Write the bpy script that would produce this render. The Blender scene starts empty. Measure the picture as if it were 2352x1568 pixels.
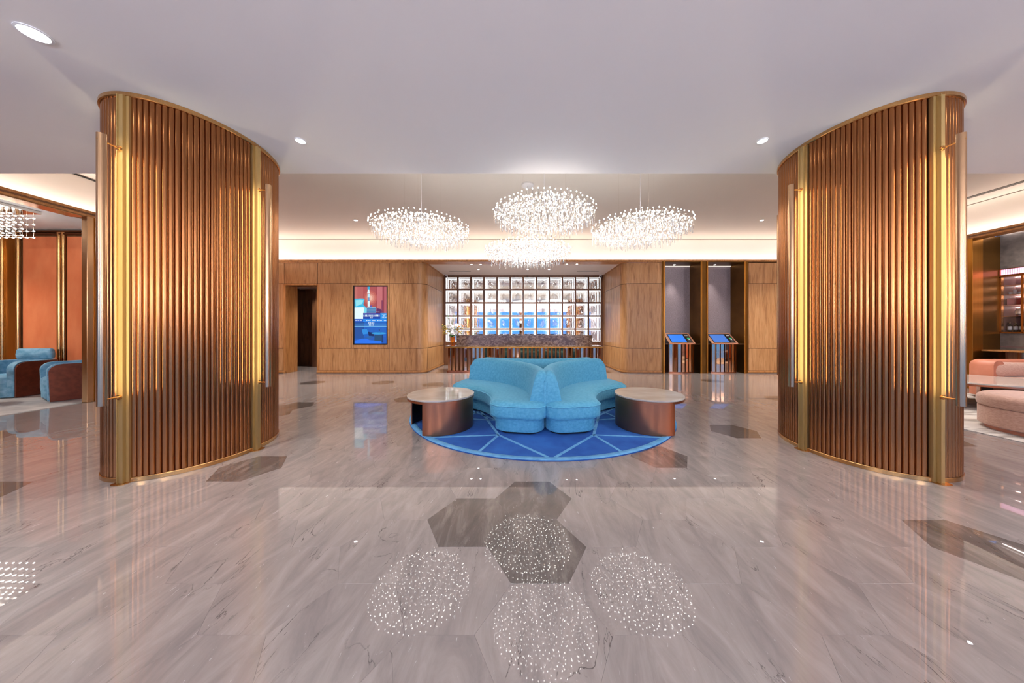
import bpy, bmesh, math, random
from mathutils import Vector, Matrix
random.seed(11)
SC = bpy.context.scene
COL = SC.collection
PI = math.pi
F, H, CX, CY = 677.0, 1.25, 1196.0, 760.0        # focal length (px), eye height, principal point in the 2352x1568 frame

# ------------------------------------------------------------------ camera, world, exposure
cam_d = bpy.data.cameras.new('camera'); cam = bpy.data.objects.new('camera', cam_d); COL.objects.link(cam)
cam.location = (0, 0, H); cam.rotation_euler = (PI/2, 0, 0)
cam_d.sensor_width = 36; cam_d.lens = 36*F/2352
cam_d.shift_x = -(CX-1176)/2352; cam_d.shift_y = (CY-784)/2352
cam_d.clip_start = .02; cam_d.clip_end = 200
SC.camera = cam
SC.view_settings.view_transform = 'Standard'; SC.view_settings.look = 'None'
SC.view_settings.gamma = 1; SC.view_settings.use_curve_mapping = False
SC.view_settings.exposure = 1.3
W = bpy.data.worlds.new('world'); SC.world = W; W.use_nodes = True
W.node_tree.nodes['Background'].inputs[0].default_value = (.10, .36, 1.0, 1)
W.node_tree.nodes['Background'].inputs[1].default_value = .6
SC.cycles.max_bounces = 14; SC.cycles.diffuse_bounces = 5; SC.cycles.glossy_bounces = 12
SC.cycles.transmission_bounces = 12; SC.cycles.transparent_max_bounces = 16
SC.cycles.sample_clamp_indirect = 6.0; SC.cycles.blur_glossy = .6
SC.cycles.caustics_reflective = False; SC.cycles.caustics_refractive = False
SC.cycles.use_denoising = True

DOWN_W = 75.0      # downlights, W each
COVE_E = 8.0       # cove strip radiance
BEAD_E = 7.4      # chandelier beads
UP_W = 440.0       # added fill uplighters behind the camera
SCONCE_E = 13.0
# daylight comes in through the entrance front behind the camera: portals guide sampling to its openings
for px in (-6.3, -2.1, 2.1, 6.3, 10.3):
    ld = bpy.data.lights.new('entrance_portal', 'AREA'); ld.shape = 'RECTANGLE'; ld.size = 3.7; ld.size_y = 2.8
    ld.cycles.is_portal = True
    lo = bpy.data.objects.new('entrance_portal', ld); COL.objects.link(lo)
    lo.location = (px, -4.52, 1.6); lo.rotation_euler = (-PI/2, PI, 0)

# ------------------------------------------------------------------ materials
def S(r, g, b):
    f = lambda c: (c/255/12.92) if c/255 <= .04045 else ((c/255+.055)/1.055)**2.4
    return (f(r), f(g), f(b), 1)
def nt(m): return m.node_tree.nodes, m.node_tree.links
def pmat(name, col, rough=.5, metal=0., **kw):
    m = bpy.data.materials.new(name); m.use_nodes = True
    p = m.node_tree.nodes['Principled BSDF']
    p.inputs['Base Color'].default_value = col; p.inputs['Roughness'].default_value = rough
    p.inputs['Metallic'].default_value = metal
    for k, v in kw.items(): p.inputs[k.replace('_', ' ')].default_value = v
    m.diffuse_color = col
    return m
def emat(name, col, e):
    m = pmat(name, (0, 0, 0, 1), .4); p = m.node_tree.nodes['Principled BSDF']
    p.inputs['Emission Color'].default_value = col; p.inputs['Emission Strength'].default_value = e
    return m
def N(m, t, **inp):
    n = m.node_tree.nodes.new(t)
    for k, v in inp.items():
        n.inputs[k.replace('_', ' ')].default_value = v
    return n
def ramp(m, stops):
    r = m.node_tree.nodes.new('ShaderNodeValToRGB'); e = r.color_ramp.elements
    while len(e) < len(stops): e.new(.5)
    for i, (p, c) in enumerate(stops): e[i].position = p; e[i].color = c
    return r
def noisy(name, c1, c2, scale, stretch=(1, 1, 1), rough=.5, metal=0., detail=5, bump=0., lo=.35, hi=.65, coords='Object', Distortion_=0., **kw):
    dist = Distortion_; m = pmat(name, c1, rough, metal, **kw); ns, L = nt(m); p = ns['Principled BSDF']
    tc = N(m, 'ShaderNodeTexCoord'); mp = N(m, 'ShaderNodeMapping'); mp.inputs['Scale'].default_value = stretch
    no = N(m, 'ShaderNodeTexNoise', Scale=scale, Detail=detail, Distortion=dist); r = ramp(m, [(lo, c1), (hi, c2)])
    oi = N(m, 'ShaderNodeObjectInfo'); vm = N(m, 'ShaderNodeVectorMath'); vm.operation = 'SCALE'; vm.inputs[0].default_value = (7, 3, 5)
    va = N(m, 'ShaderNodeVectorMath')
    L.new(oi.outputs['Random'], vm.inputs['Scale']); L.new(tc.outputs[coords], va.inputs[0]); L.new(vm.outputs[0], va.inputs[1])
    L.new(va.outputs[0], mp.inputs[0]); L.new(mp.outputs[0], no.inputs['Vector']); L.new(no.outputs[0], r.inputs[0]); L.new(r.outputs[0], p.inputs['Base Color'])
    if bump:
        b = N(m, 'ShaderNodeBump', Strength=bump, Distance=.01); L.new(no.outputs[0], b.inputs['Height']); L.new(b.outputs[0], p.inputs['Normal'])
    return m
def wood(name, c1, c2, c3, rough=.38):
    m = pmat(name, c1, rough); ns, L = nt(m); p = ns['Principled BSDF']
    tc = N(m, 'ShaderNodeTexCoord'); oi = N(m, 'ShaderNodeObjectInfo'); vm = N(m, 'ShaderNodeVectorMath'); vm.operation = 'SCALE'
    vm.inputs[0].default_value = (9, 4, 13); va = N(m, 'ShaderNodeVectorMath')
    L.new(oi.outputs['Random'], vm.inputs['Scale']); L.new(tc.outputs['Object'], va.inputs[0]); L.new(vm.outputs[0], va.inputs[1])
    mp = N(m, 'ShaderNodeMapping'); mp.inputs['Scale'].default_value = (9, 9, .9); L.new(va.outputs[0], mp.inputs[0])
    n1 = N(m, 'ShaderNodeTexNoise', Scale=1.3, Detail=6, Roughness=.6, Distortion=1.2); L.new(mp.outputs[0], n1.inputs['Vector'])
    mp2 = N(m, 'ShaderNodeMapping'); mp2.inputs['Scale'].default_value = (60, 60, 2.2); L.new(va.outputs[0], mp2.inputs[0])
    n2 = N(m, 'ShaderNodeTexNoise', Scale=1.5, Detail=3); L.new(mp2.outputs[0], n2.inputs['Vector'])
    r1 = ramp(m, [(.32, c3), (.47, c1), (.68, c2)]); L.new(n1.outputs[0], r1.inputs[0])
    r2 = ramp(m, [(.28, (.72, .68, .62, 1)), (.5, (1, 1, 1, 1))]); L.new(n2.outputs[0], r2.inputs[0])
    mx = N(m, 'ShaderNodeMix'); mx.data_type = 'RGBA'; mx.blend_type = 'MULTIPLY'; mx.inputs[0].default_value = .8
    L.new(r1.outputs[0], mx.inputs[6]); L.new(r2.outputs[0], mx.inputs[7]); L.new(mx.outputs[2], p.inputs['Base Color'])
    return m
def marble(name, base, light, dark, vein, rough=.26):
    """polished stone laid in tiles: streaks run into the room, each tile cut from another place of the slab"""
    m = pmat(name, base, rough, Coat_Weight=.78, Coat_Roughness=.0, Coat_IOR=1.52, Specular_IOR_Level=.2); ns, L = nt(m); p = ns['Principled BSDF']
    g = N(m, 'ShaderNodeNewGeometry'); oi = N(m, 'ShaderNodeObjectInfo')
    ad = N(m, 'ShaderNodeMath'); L.new(g.outputs['Random Per Island'], ad.inputs[0]); L.new(oi.outputs['Random'], ad.inputs[1])
    vm = N(m, 'ShaderNodeVectorMath'); vm.operation = 'SCALE'; vm.inputs[0].default_value = (1.1, .5, 0); L.new(ad.outputs[0], vm.inputs['Scale'])
    va = N(m, 'ShaderNodeVectorMath'); L.new(g.outputs['Position'], va.inputs[0]); L.new(vm.outputs[0], va.inputs[1])
    rt = N(m, 'ShaderNodeVectorRotate'); rt.rotation_type = 'Z_AXIS'; ml = N(m, 'ShaderNodeMath'); ml.operation = 'MULTIPLY_ADD'
    ml.inputs[1].default_value = .16; ml.inputs[2].default_value = -.16; L.new(ad.outputs[0], ml.inputs[0]); L.new(ml.outputs[0], rt.inputs['Angle'])
    L.new(va.outputs[0], rt.inputs['Vector'])
    mp = N(m, 'ShaderNodeMapping'); mp.inputs['Scale'].default_value = (3.2, .8, 1); L.new(rt.outputs[0], mp.inputs[0])
    n1 = N(m, 'ShaderNodeTexNoise', Scale=2.4, Detail=10, Roughness=.66, Distortion=.9); L.new(mp.outputs[0], n1.inputs['Vector'])
    r1 = ramp(m, [(.3, dark), (.5, base), (.72, light)]); L.new(n1.outputs[0], r1.inputs[0])
    # dark broken veins and pale flecks
    n2 = N(m, 'ShaderNodeTexNoise', Scale=1.5, Detail=6, Roughness=.55, Distortion=1.0); L.new(mp.outputs[0], n2.inputs['Vector'])
    r2 = ramp(m, [(.494, (0, 0, 0, 1)), (.5, (1, 1, 1, 1)), (.506, (0, 0, 0, 1))]); L.new(n2.outputs[0], r2.inputs[0])
    n3 = N(m, 'ShaderNodeTexNoise', Scale=3.2, Detail=2); L.new(va.outputs[0], n3.inputs['Vector'])
    r3 = ramp(m, [(.5, (0, 0, 0, 1)), (.64, (1, 1, 1, 1))]); L.new(n3.outputs[0], r3.inputs[0])
    mu = N(m, 'ShaderNodeMath'); mu.operation = 'MULTIPLY'; L.new(r2.outputs[0], mu.inputs[0]); L.new(r3.outputs[0], mu.inputs[1])
    mx = N(m, 'ShaderNodeMix'); mx.data_type = 'RGBA'; mx.inputs[7].default_value = vein
    L.new(mu.outputs[0], mx.inputs[0]); L.new(r1.outputs[0], mx.inputs[6])
    n4 = N(m, 'ShaderNodeTexNoise', Scale=24, Detail=4, Distortion=.8); L.new(mp.outputs[0], n4.inputs['Vector'])
    r4 = ramp(m, [(.69, (0, 0, 0, 1)), (.76, (.6, .6, .6, 1))]); L.new(n4.outputs[0], r4.inputs[0])
    m2 = N(m, 'ShaderNodeMix'); m2.data_type = 'RGBA'; m2.inputs[7].default_value = (.72, .69, .67, 1)
    L.new(r4.outputs[0], m2.inputs[0]); L.new(mx.outputs[2], m2.inputs[6]); L.new(m2.outputs[2], p.inputs['Base Color'])
    return m
def brushed(name, c1, c2, rough, aniso=0., z=.03):
    m = pmat(name, c1, rough, 1.); ns, L = nt(m); p = ns['Principled BSDF']
    tc = N(m, 'ShaderNodeTexCoord'); mp = N(m, 'ShaderNodeMapping'); mp.inputs['Scale'].default_value = (60, 60, z)
    no = N(m, 'ShaderNodeTexNoise', Scale=3, Detail=3); r = ramp(m, [(.3, c1), (.7, c2)])
    L.new(tc.outputs['Object'], mp.inputs[0]); L.new(mp.outputs[0], no.inputs['Vector']); L.new(no.outputs[0], r.inputs[0]); L.new(r.outputs[0], p.inputs['Base Color'])
    p.inputs['Anisotropic'].default_value = aniso
    return m

M = {}
M['paint'] = pmat('ceiling_paint', (.88, .835, .825, 1), .85)
M['paint_up'] = pmat('upper_ceiling_paint', (.76, .71, .66, 1), .8)
M['wood'] = wood('oak_veneer', S(184, 134, 86), S(200, 152, 104), S(154, 106, 62))
M['wood_trim'] = wood('oak_trim', S(188, 130, 74), S(202, 146, 90), S(160, 106, 58), .35)
M['wood_dark'] = wood('dark_oak', S(112, 72, 44), S(126, 84, 54), S(82, 52, 32))
M['stone'] = marble('grey_marble', S(150, 141, 137), S(168, 158, 153), S(133, 125, 122), S(74, 68, 66))
M['stone_dark'] = marble('dark_marble', S(100, 92, 88), S(136, 127, 120), S(80, 74, 71), S(70, 66, 66))
M['grout'] = pmat('grout', S(176, 168, 162), .6)
M['stone_brown'] = noisy('brown_marble', S(104, 82, 70), S(176, 150, 130), 5.5, (1, 1, 1.6), .14, detail=10, lo=.42, hi=.68, Distortion_=2.2)
M['table_stone'] = noisy('table_marble', S(176, 166, 156), S(198, 190, 180), 3, (1, 1.6, 1), .06, detail=8)
M['rib'] = brushed('bronze_ribs', S(166, 110, 68), S(158, 104, 63), .25)
M['post'] = pmat('pale_brass_post', S(190, 160, 104), .4, .7)
M['bronze'] = brushed('bronze_sheet', S(206, 152, 98), S(192, 138, 86), .27)
M['core'] = pmat('dark_bronze', S(120, 76, 46), .35, 1.)
M['brass'] = brushed('brushed_brass', S(214, 168, 112), S(198, 150, 96), .24)
M['steel'] = brushed('satin_champagne_steel', S(206, 170, 132), S(190, 150, 112), .22)
M['gold'] = brushed('gold_frame', S(196, 138, 62), S(176, 118, 48), .32)
M['gold_dark'] = noisy('dark_gold_panel', S(112, 76, 30), S(130, 90, 38), 2, (1, 1, 1), .3, .8)
M['copper'] = noisy('copper_sheet', S(188, 124, 92), S(176, 112, 82), 2.2, (1, 1, .3), .3, 1.)
M['rose_metal'] = pmat('rose_metal_head', S(222, 168, 142), .3, .75)
M['mirror_copper'] = pmat('polished_copper', S(226, 182, 148), .05, 1.)
M['black'] = pmat('black_lacquer', S(22, 22, 24), .3)
M['chrome'] = pmat('chrome_wire', S(236, 232, 226), .12, 1.)
M['white'] = pmat('white_enamel', S(236, 236, 240), .35)
def velvet(name, c1, c2, scale=9):
    m = noisy(name, c1, c2, scale, (1, 1, 1.3), .7, detail=8, bump=.35, lo=.36, hi=.72)
    p = m.node_tree.nodes['Principled BSDF']
    p.inputs['Sheen Weight'].default_value = .55; p.inputs['Sheen Roughness'].default_value = .35; p.inputs['Sheen Tint'].default_value = S(150, 205, 225)
    return m
M['velvet'] = velvet('blue_velvet', S(76, 158, 192), S(100, 180, 208), 30)
M['velvet2'] = velvet('grey_blue_velvet', S(100, 156, 184), S(150, 196, 216), 12)
M['rug'] = noisy('rug_pile', S(20, 66, 140), S(38, 96, 172), 2.6, (1, 1, 1), .95, detail=6, bump=.3)
M['rug_light'] = noisy('rug_light_pile', S(84, 148, 200), S(110, 172, 216), 14, (1, 1, 1), .95, bump=.2)
M['leather'] = noisy('brown_leather', S(112, 52, 32), S(132, 66, 42), 14, (1, 1, 1), .42, bump=.05)
M['orange'] = noisy('orange_leather', S(224, 122, 76), S(234, 138, 90), 5, (1, 1, .4), .36)
M['carpet'] = noisy('grey_carpet', S(176, 172, 168), S(198, 193, 188), 4, (1, 2, 1), .95)
M['pink'] = noisy('pink_boucle', S(186, 142, 122), S(206, 164, 144), 30, (1, 1, 4), .9, bump=.3, Sheen_Weight=.3)
M['peach'] = noisy('peach_leather', S(190, 118, 92), S(202, 130, 104), 6, (1, 1, 1), .45)
M['wallpaper'] = noisy('woven_wallpaper', S(138, 122, 124), S(164, 148, 150), 26, (1, 1, 2.6), .35, detail=6, bump=.5)
M['plaster'] = noisy('grey_plaster', S(112, 104, 98), S(134, 126, 118), 9, (1, 1, 1), .6, bump=.1)
M['mauve'] = pmat('mauve_lacquer', S(150, 118, 116), .35)
M['mirror'] = pmat('silver_mirror', (.9, .9, .9, 1), .01, 1.)
M['crystal'] = pmat('clear_crystal', (1, 1, 1, 1), .06, .5, Transmission_Weight=.0, IOR=1.5, Coat_Weight=1.)
M['drop'] = pmat('crystal_drop', (1, 1, 1, 1), .03, Transmission_Weight=.55, IOR=1.5)
M['bead'] = emat('led_bead', (1, .96, .9, 1), BEAD_E)
M['amber'] = pmat('amber_glass', S(226, 120, 24), .05, Transmission_Weight=.6, IOR=1.45)
M['petal'] = pmat('white_petal', S(240, 236, 236), .6)
M['leaf'] = noisy('green_leaf', S(40, 96, 24), S(76, 134, 40), 20, rough=.5)
M['stem'] = pmat('green_stem', S(104, 138, 60), .5)
M['yellow'] = pmat('yellow_bloom', S(206, 172, 60), .6)
M['orange_bloom'] = pmat('orange_bloom', S(224, 130, 60), .6)
M['led_warm'] = emat('led_warm_strip', (1, .85, .58, 1), SCONCE_E)
M['led_cove'] = emat('cove_led', (1, .90, .80, 1), COVE_E)
M['led_top'] = emat('slot_led', (1, .93, .84, 1), 9.0)
M['shadow_line'] = pmat('shadow_line_grey', S(120, 112, 106), .6)  # grey that paints the shadow line along the ceiling edge
M['led_lip'] = emat('lip_led', (1, .90, .82, 1), 3.0)
M['led_line'] = emat('white_led_line', (.86, .94, 1, 1), 4.0)
M['led_down'] = emat('downlight_lens', (1, .98, .97, 1), 9.0)
M['led_pink'] = emat('pink_lightbox', (1, .42, .66, 1), 1.0)
M['led_niche'] = emat('niche_led', (1, .88, .8, 1), .45)
M['led_shelf'] = emat('shelf_led', (1, .86, .82, 1), 4.0)
# two-way mirror glass in front of the lit cells
m = bpy.data.materials.new('two_way_glass'); m.use_nodes = True; ns, L = nt(m)
ns.remove(ns['Principled BSDF']); out = ns['Material Output']
tr = N(m, 'ShaderNodeBsdfTransparent'); gl = N(m, 'ShaderNodeBsdfGlossy', Roughness=.0); gl.inputs[0].default_value = (.95, .95, .95, 1)
mx = N(m, 'ShaderNodeMixShader'); mx.inputs[0].default_value = .36
L.new(tr.outputs[0], mx.inputs[1]); L.new(gl.outputs[0], mx.inputs[2]); L.new(mx.outputs[0], out.inputs[0]); M['twoway'] = m
m = bpy.data.materials.new('clear_pane'); m.use_nodes = True; ns, L = nt(m)
ns.remove(ns['Principled BSDF']); out = ns['Material Output']
tr = N(m, 'ShaderNodeBsdfTransparent'); gl = N(m, 'ShaderNodeBsdfGlossy', Roughness=.0)
mx = N(m, 'ShaderNodeMixShader'); mx.inputs[0].default_value = .08
L.new(tr.outputs[0], mx.inputs[1]); L.new(gl.outputs[0], mx.inputs[2]); L.new(mx.outputs[0], out.inputs[0]); M['pane'] = m

# ------------------------------------------------------------------ builders
class MB:
    def __init__(s): s.v = []; s.f = []; s.m = []
    def add(s, v, f, mi=0):
        n = len(s.v); s.v += [tuple(p) for p in v]; s.f += [tuple(i+n for i in q) for q in f]; s.m += [mi]*len(f); return s
    def box(s, x0, x1, y0, y1, z0, z1, mi=0):
        return s.add([(x0, y0, z0), (x1, y0, z0), (x1, y1, z0), (x0, y1, z0), (x0, y0, z1), (x1, y0, z1), (x1, y1, z1), (x0, y1, z1)],
                     [(3, 2, 1, 0), (4, 5, 6, 7), (0, 1, 5, 4), (1, 2, 6, 5), (2, 3, 7, 6), (3, 0, 4, 7)], mi)
    def loft(s, rings, mi=0, caps=True):
        """closed rings of equal length, bottom to top, counter-clockwise seen from above"""
        k = len(rings[0]); v = [p for r in rings for p in r]; f = []
        for j in range(len(rings)-1):
            for i in range(k):
                a, b = j*k+i, j*k+(i+1) % k; f.append((a, b, b+k, a+k))
        if caps:
            f.append(tuple(reversed(range(k)))); f.append(tuple(range((len(rings)-1)*k, len(rings)*k)))
        return s.add(v, f, mi)
    def prism(s, poly, z0, z1, mi=0): return s.loft([[(x, y, z0) for x, y in poly], [(x, y, z1) for x, y in poly]], mi)
    def cushion(s, poly, prof, mi=0):
        return s.loft([[(x, y, z) for x, y in inset(poly, d)] for d, z in prof], mi)
    def cyl(s, p, q, r0, r1=None, n=10, mi=0, caps=True):
        p, q = Vector(p), Vector(q); r1 = r0 if r1 is None else r1; d = (q-p).normalized()
        a = d.orthogonal().normalized(); b = d.cross(a)
        rings = [[c+(a*math.cos(t)+b*math.sin(t))*r for t in (2*PI*i/n for i in range(n))] for c, r in ((p, r0), (q, r1))]
        return s.loft(rings, mi, caps)
    def tube(s, pts, r, n=5, mi=0):
        pts = [Vector(p) for p in pts]; rings = []; a = None
        for i, p in enumerate(pts):
            d = (pts[min(i+1, len(pts)-1)]-pts[max(i-1, 0)]).normalized()
            a = d.orthogonal().normalized() if a is None else (a-d*a.dot(d)).normalized()
            b = d.cross(a); rings.append([p+(a*math.cos(2*PI*j/n)+b*math.sin(2*PI*j/n))*r for j in range(n)])
        return s.loft(rings, mi)
    def lathe(s, prof, n=32, c=(0, 0, 0), mi=0):
        return s.loft([[(c[0]+r*math.cos(2*PI*i/n), c[1]+r*math.sin(2*PI*i/n), c[2]+z) for i in range(n)] for r, z in prof], mi)
    def ball(s, c, r, n=6, k=4, sz=1., mi=0):
        return s.lathe([(r*math.sin(PI*j/k) if 0 < j < k else r*.02, -r*sz*math.cos(PI*j/k)) for j in range(k+1)], n, c, mi)
    def xform(s, mt, start=0):
        for i in range(start, len(s.v)): s.v[i] = tuple(mt @ Vector(s.v[i]))
        return s
    def mesh(s, name, mats, smooth=None):
        me = bpy.data.meshes.new(name); me.from_pydata(s.v, [], s.f)
        for q in (mats if isinstance(mats, (list, tuple)) else [mats]): me.materials.append(M[q] if isinstance(q, str) else q)
        if isinstance(mats, (list, tuple)): me.polygons.foreach_set('material_index', s.m)
        if smooth is not None:
            me.polygons.foreach_set('use_smooth', [True]*len(me.polygons)); me.set_sharp_from_angle(angle=math.radians(smooth))
        me.update(); return me
    def build(s, name, mats, parent=None, smooth=None, bevel=0., **kw):
        return place(name, s.mesh(name, mats, smooth), parent, bevel=bevel, **kw)
def place(name, me, parent=None, loc=(0, 0, 0), rz=0., bevel=0., seg=2, rot=None, **props):
    o = bpy.data.objects.new(name, me); COL.objects.link(o); o.location = loc; o.rotation_euler = rot or (0, 0, rz)
    if parent is not None: o.parent = parent
    if bevel:
        b = o.modifiers.new('bevel', 'BEVEL'); b.width = bevel; b.segments = seg; b.limit_method = 'ANGLE'
    for k, v in props.items(): o[k] = v
    return o
def thing(name, label, cat, loc=(0, 0, 0), rz=0., group=None):
    o = bpy.data.objects.new(name, None); COL.objects.link(o); o.location = loc; o.rotation_euler = (0, 0, rz)
    o.empty_display_size = .1; o['label'] = label; o['category'] = cat
    if group: o['group'] = group
    return o
def copy_tree(o, parent=None):
    c = o.copy(); COL.objects.link(c); c.parent = parent
    for ch in list(o.children): copy_tree(ch, c)
    return c
def inset(poly, d):
    n = len(poly); out = []
    for i in range(n):
        x0, y0 = poly[i-1]; x1, y1 = poly[(i+1) % n]; tx, ty = x1-x0, y1-y0; l = math.hypot(tx, ty) or 1
        out.append((poly[i][0]-ty/l*d, poly[i][1]+tx/l*d))
    return out
def rrect(w, h, r, k=6):
    """rounded rectangle centred on the origin, counter-clockwise"""
    pts = []
    for cx, cy, a0 in ((w/2-r, h/2-r, 0), (-w/2+r, h/2-r, 90), (-w/2+r, -h/2+r, 180), (w/2-r, -h/2+r, 270)):
        for i in range(k+1):
            a = math.radians(a0+90*i/k); pts.append((cx+r*math.cos(a), cy+r*math.sin(a)))
    return pts
def subdiv(poly, step):
    out = []
    for i, p in enumerate(poly):
        q = poly[(i+1) % len(poly)]; n = max(1, int(math.hypot(q[0]-p[0], q[1]-p[1])/step))
        out += [(p[0]+(q[0]-p[0])*j/n, p[1]+(q[1]-p[1])*j/n) for j in range(n)]
    return out
def circ(r, n=48, c=(0, 0)): return [(c[0]+r*math.cos(2*PI*i/n), c[1]+r*math.sin(2*PI*i/n)) for i in range(n)]
def spot(loc, watts, size=100, blend=.7, col=(1, .95, .89), r=.05, parent=None, rot=(0, 0, 0)):
    ld = bpy.data.lights.new('lamp', 'SPOT'); ld.energy = watts; ld.spot_size = math.radians(size); ld.spot_blend = blend; ld.color = col; ld.shadow_soft_size = r
    lo = bpy.data.objects.new('lamp', ld); COL.objects.link(lo); lo.location = loc; lo.rotation_euler = rot
    if parent: lo.parent = parent
    return lo
STR = dict(kind='structure')

# measured levels (m)
WY, WZ = 8.72, 3.355           # wood wall front plane and its top
LZ, LY = 3.22, 3.69            # lower ceiling and its front edge
UZ = 4.03                      # upper ceiling
LX, RX = -7.58, 9.78           # left and right walls
RL, RR, RY, RZ = -2.83, 3.03, 10.85, 3.30    # reception recess
BK = -4.5                      # entrance front behind the camera

# ------------------------------------------------------------------ floor of honeycomb tiles
A = .2856; AY = A*math.sqrt(3)
floor = MB().box(-13, 12.5, BK-.5, 13, -.12, -.012).build('floor', 'grout', **STR)
def hexmesh(r):
    mb = MB(); ring = lambda q, z: [(q*math.cos(PI*i/3), q*math.sin(PI*i/3), z) for i in range(6)]
    return mb.loft([ring(r, -.012), ring(r, -.0005), ring(r-.0004, 0)])
HR = A-.0002
h_light = hexmesh(HR).mesh('tile', 'stone'); h_dark = hexmesh(HR).mesh('tile', 'stone_dark')
def cell(X, Y):
    best = None
    k0 = round((X-.095)/(1.5*A))
    for k in (k0-1, k0, k0+1):
        j = round((Y-2.202)/AY-(.5 if k % 2 else 0))
        x, y = .095+1.5*A*k, 2.202+AY*(j+(.5 if k % 2 else 0))
        d = (x-X)**2+(y-Y)**2
        if best is None or d < best[0]: best = (d, k, j)
    return best[1], best[2]
dark = set()
for px, py in ((1222, 1144), (1076, 1192), (1230, 1256), (555, 1075), (1524, 1048), (1693, 989), (2215, 1235), (14, 1124), (8, 1000), (705, 877), (872, 877),
               (990, 881), (925, 916), (685, 928), (650, 946), (1638, 877), (1790, 870), (1790, 911), (2215, 1020), (1432, 846), (1010, 849), (2352, 1270)):
    Y = F*H/(py-CY); dark.add(cell((px-CX)*Y/F, Y))
tiles = []
for k in range(-29, 29):
    for j in range(-14, 19):
        x, y = .095+1.5*A*k, 2.202+AY*(j+(.5 if k % 2 else 0))
        if not (-12.4 < x < 12 and BK < y < 11.4): continue
        px = CX+F*x/y if y > .3 else 1e9; py = CY+F*H/y if y > .3 else 1e9
        vis = y > .3 and -60 < px < 2412 and py < 1640
        hid = x < LX-.3 or (y > WY+.2 and not (RL < x < RR or -7 < x < -6)) or x > RX+.3
        inrug = math.hypot(x-.303, y-4.8) < 1.7
        area = 1/y**3 if vis and not hid and not inrug else 0
        tiles.append((area, x, y, (k, j) in dark, vis))
tiles.sort(key=lambda t: (-(t[3] and t[4]), -t[0]))
rest = MB()
for i, (ar, x, y, dk, vis) in enumerate(tiles):
    if i < 298: place('tile', h_dark if dk else h_light, floor, (x, y, 0))
    else:
        ring = lambda q, z: [(x+q*math.cos(PI*n/3), y+q*math.sin(PI*n/3), z) for n in range(6)]
        rest.loft([ring(HR, -.012), ring(HR, -.0005), ring(HR-.0004, 0)], 1 if dk else 0)
rest.build('tile_field', ['stone', 'stone_dark'], floor, kind='stuff')

# ------------------------------------------------------------------ ceilings and coves
lc = MB().box(-13, 14, BK-.5, LY, LZ, LZ+.1).build('ceiling_lower', 'paint', **STR)
MB().box(-13, 14, LY-.02, LY, LZ+.1, LZ+.16).build('cove_lip', 'paint', lc)
MB().box(-12, 13, LY-.17, LY-.13, LZ+.1, LZ+.115).build('cove_light', 'led_lip', lc)
uc = MB().box(LX-.5, RX+.1, LY-.5, WY+.2, UZ, UZ+.05).box(LX-.5, RX+.6, LY-.5, WY+.6, UZ+.16, UZ+.26).build('ceiling_upper', 'paint_up', **STR)
MB().box(LX-.5, RX+.6, LY-.55, LY-.4, LZ+.1, UZ+.1).build('cove_back', 'paint_up', uc)
# long slot diffusers let into the upper ceiling near the right cove
MB().box(9.28, 9.4, 4.1, 8.4, UZ-.006, UZ+.02).build('air_slot', 'black', uc)
wc = MB().box(LX-.5, RX+.6, WY+.33, WY+.45, WZ-.045, UZ+.16).build('wall_cove_back', 'paint_up', **STR)
MB().box(LX-.3, RX+.1, WY+.13, WY+.17, UZ+.05, UZ+.06).build('cove_light', 'led_top', wc)
MB().box(LX-.3, RX+.1, WY+.195, WY+.21, UZ-.012, UZ+.05).build('shadow_strip', 'shadow_line', wc)  # solid grey strip drawn in for the shadow line at the ceiling edge
MB().box(LX-.2, RX+.3, WY+.10, WY+.16, WZ-.035, WZ-.022).build('cove_light', 'led_cove', wc)
wcl = MB().box(LX-.37, LX-.25, LY-.5, WY+.4, WZ-.045, UZ).build('wall_cove_left', 'paint_up', **STR)
MB().box(LX-.25, LX-.235, LY-.5, WY+.33, UZ-.035, UZ-.012).build('shadow_strip', 'black', wcl)  # solid black strip drawn in for the shadow line under the ceiling
MB().box(LX-.14, LX-.08, 1.5, WY+.2, WZ-.035, WZ-.022).build('cove_light', 'led_cove', wcl)
wcr = MB().box(RX+.25, RX+.37, LY-.5, WY+.4, WZ-.045, UZ+.16).build('wall_cove_right', 'paint_up', **STR)
MB().box(RX+.03, RX+.07, LY-.4, WY+.1, UZ+.05, UZ+.06).build('cove_light', 'led_top', wcr)
MB().box(RX+.095, RX+.11, LY-.5, WY+.2, UZ-.012, UZ+.05).build('shadow_strip', 'shadow_line', wcr)  # same painted shadow line on the right side
MB().box(RX+.08, RX+.14, 3.2, WY+.2, WZ-.035, WZ-.022).build('cove_light', 'led_cove', wcr)

# ------------------------------------------------------------------ the oak panelled back wall
wl = MB()
DX0, DX1, DZ = -6.95, -6.03, 2.60
wl.box(LX, DX0-.03, WY+.012, WY+.2, 0, WZ-.1); wl.box(DX0, DX1, WY+.012, WY+.2, DZ, WZ-.1); wl.box(DX1+.03, RL-.23, WY+.012, WY+.2, 0, WZ-.1); wl.box(RL-.25, RL-.12, WY+.12, WY+.3, 0, WZ-.1)
wall_l = wl.build('wall_back', 'wood_dark', **STR)
rows = [(.085, .73), (.745, 2.645), (2.66, 3.27)]
def panel(x0, x1, z0, z1, par, y=WY, mat='wood', g=.007): return MB().box(x0+g, x1-g, y, y+.02, z0, z1).build('panel', mat, par, bevel=.003)
for a, b in ((LX, -6.99), (-6.01, -5.02), (-5.02, -3.89)):
    for r, (z0, z1) in enumerate(rows):
        if r == 1 and a == -5.02:                       # raised field around the screen
            continue
        panel(a, b, z0, z1, wall_l)
panel(-6.99, -6.01, 2.66, 3.27, wall_l)
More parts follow.
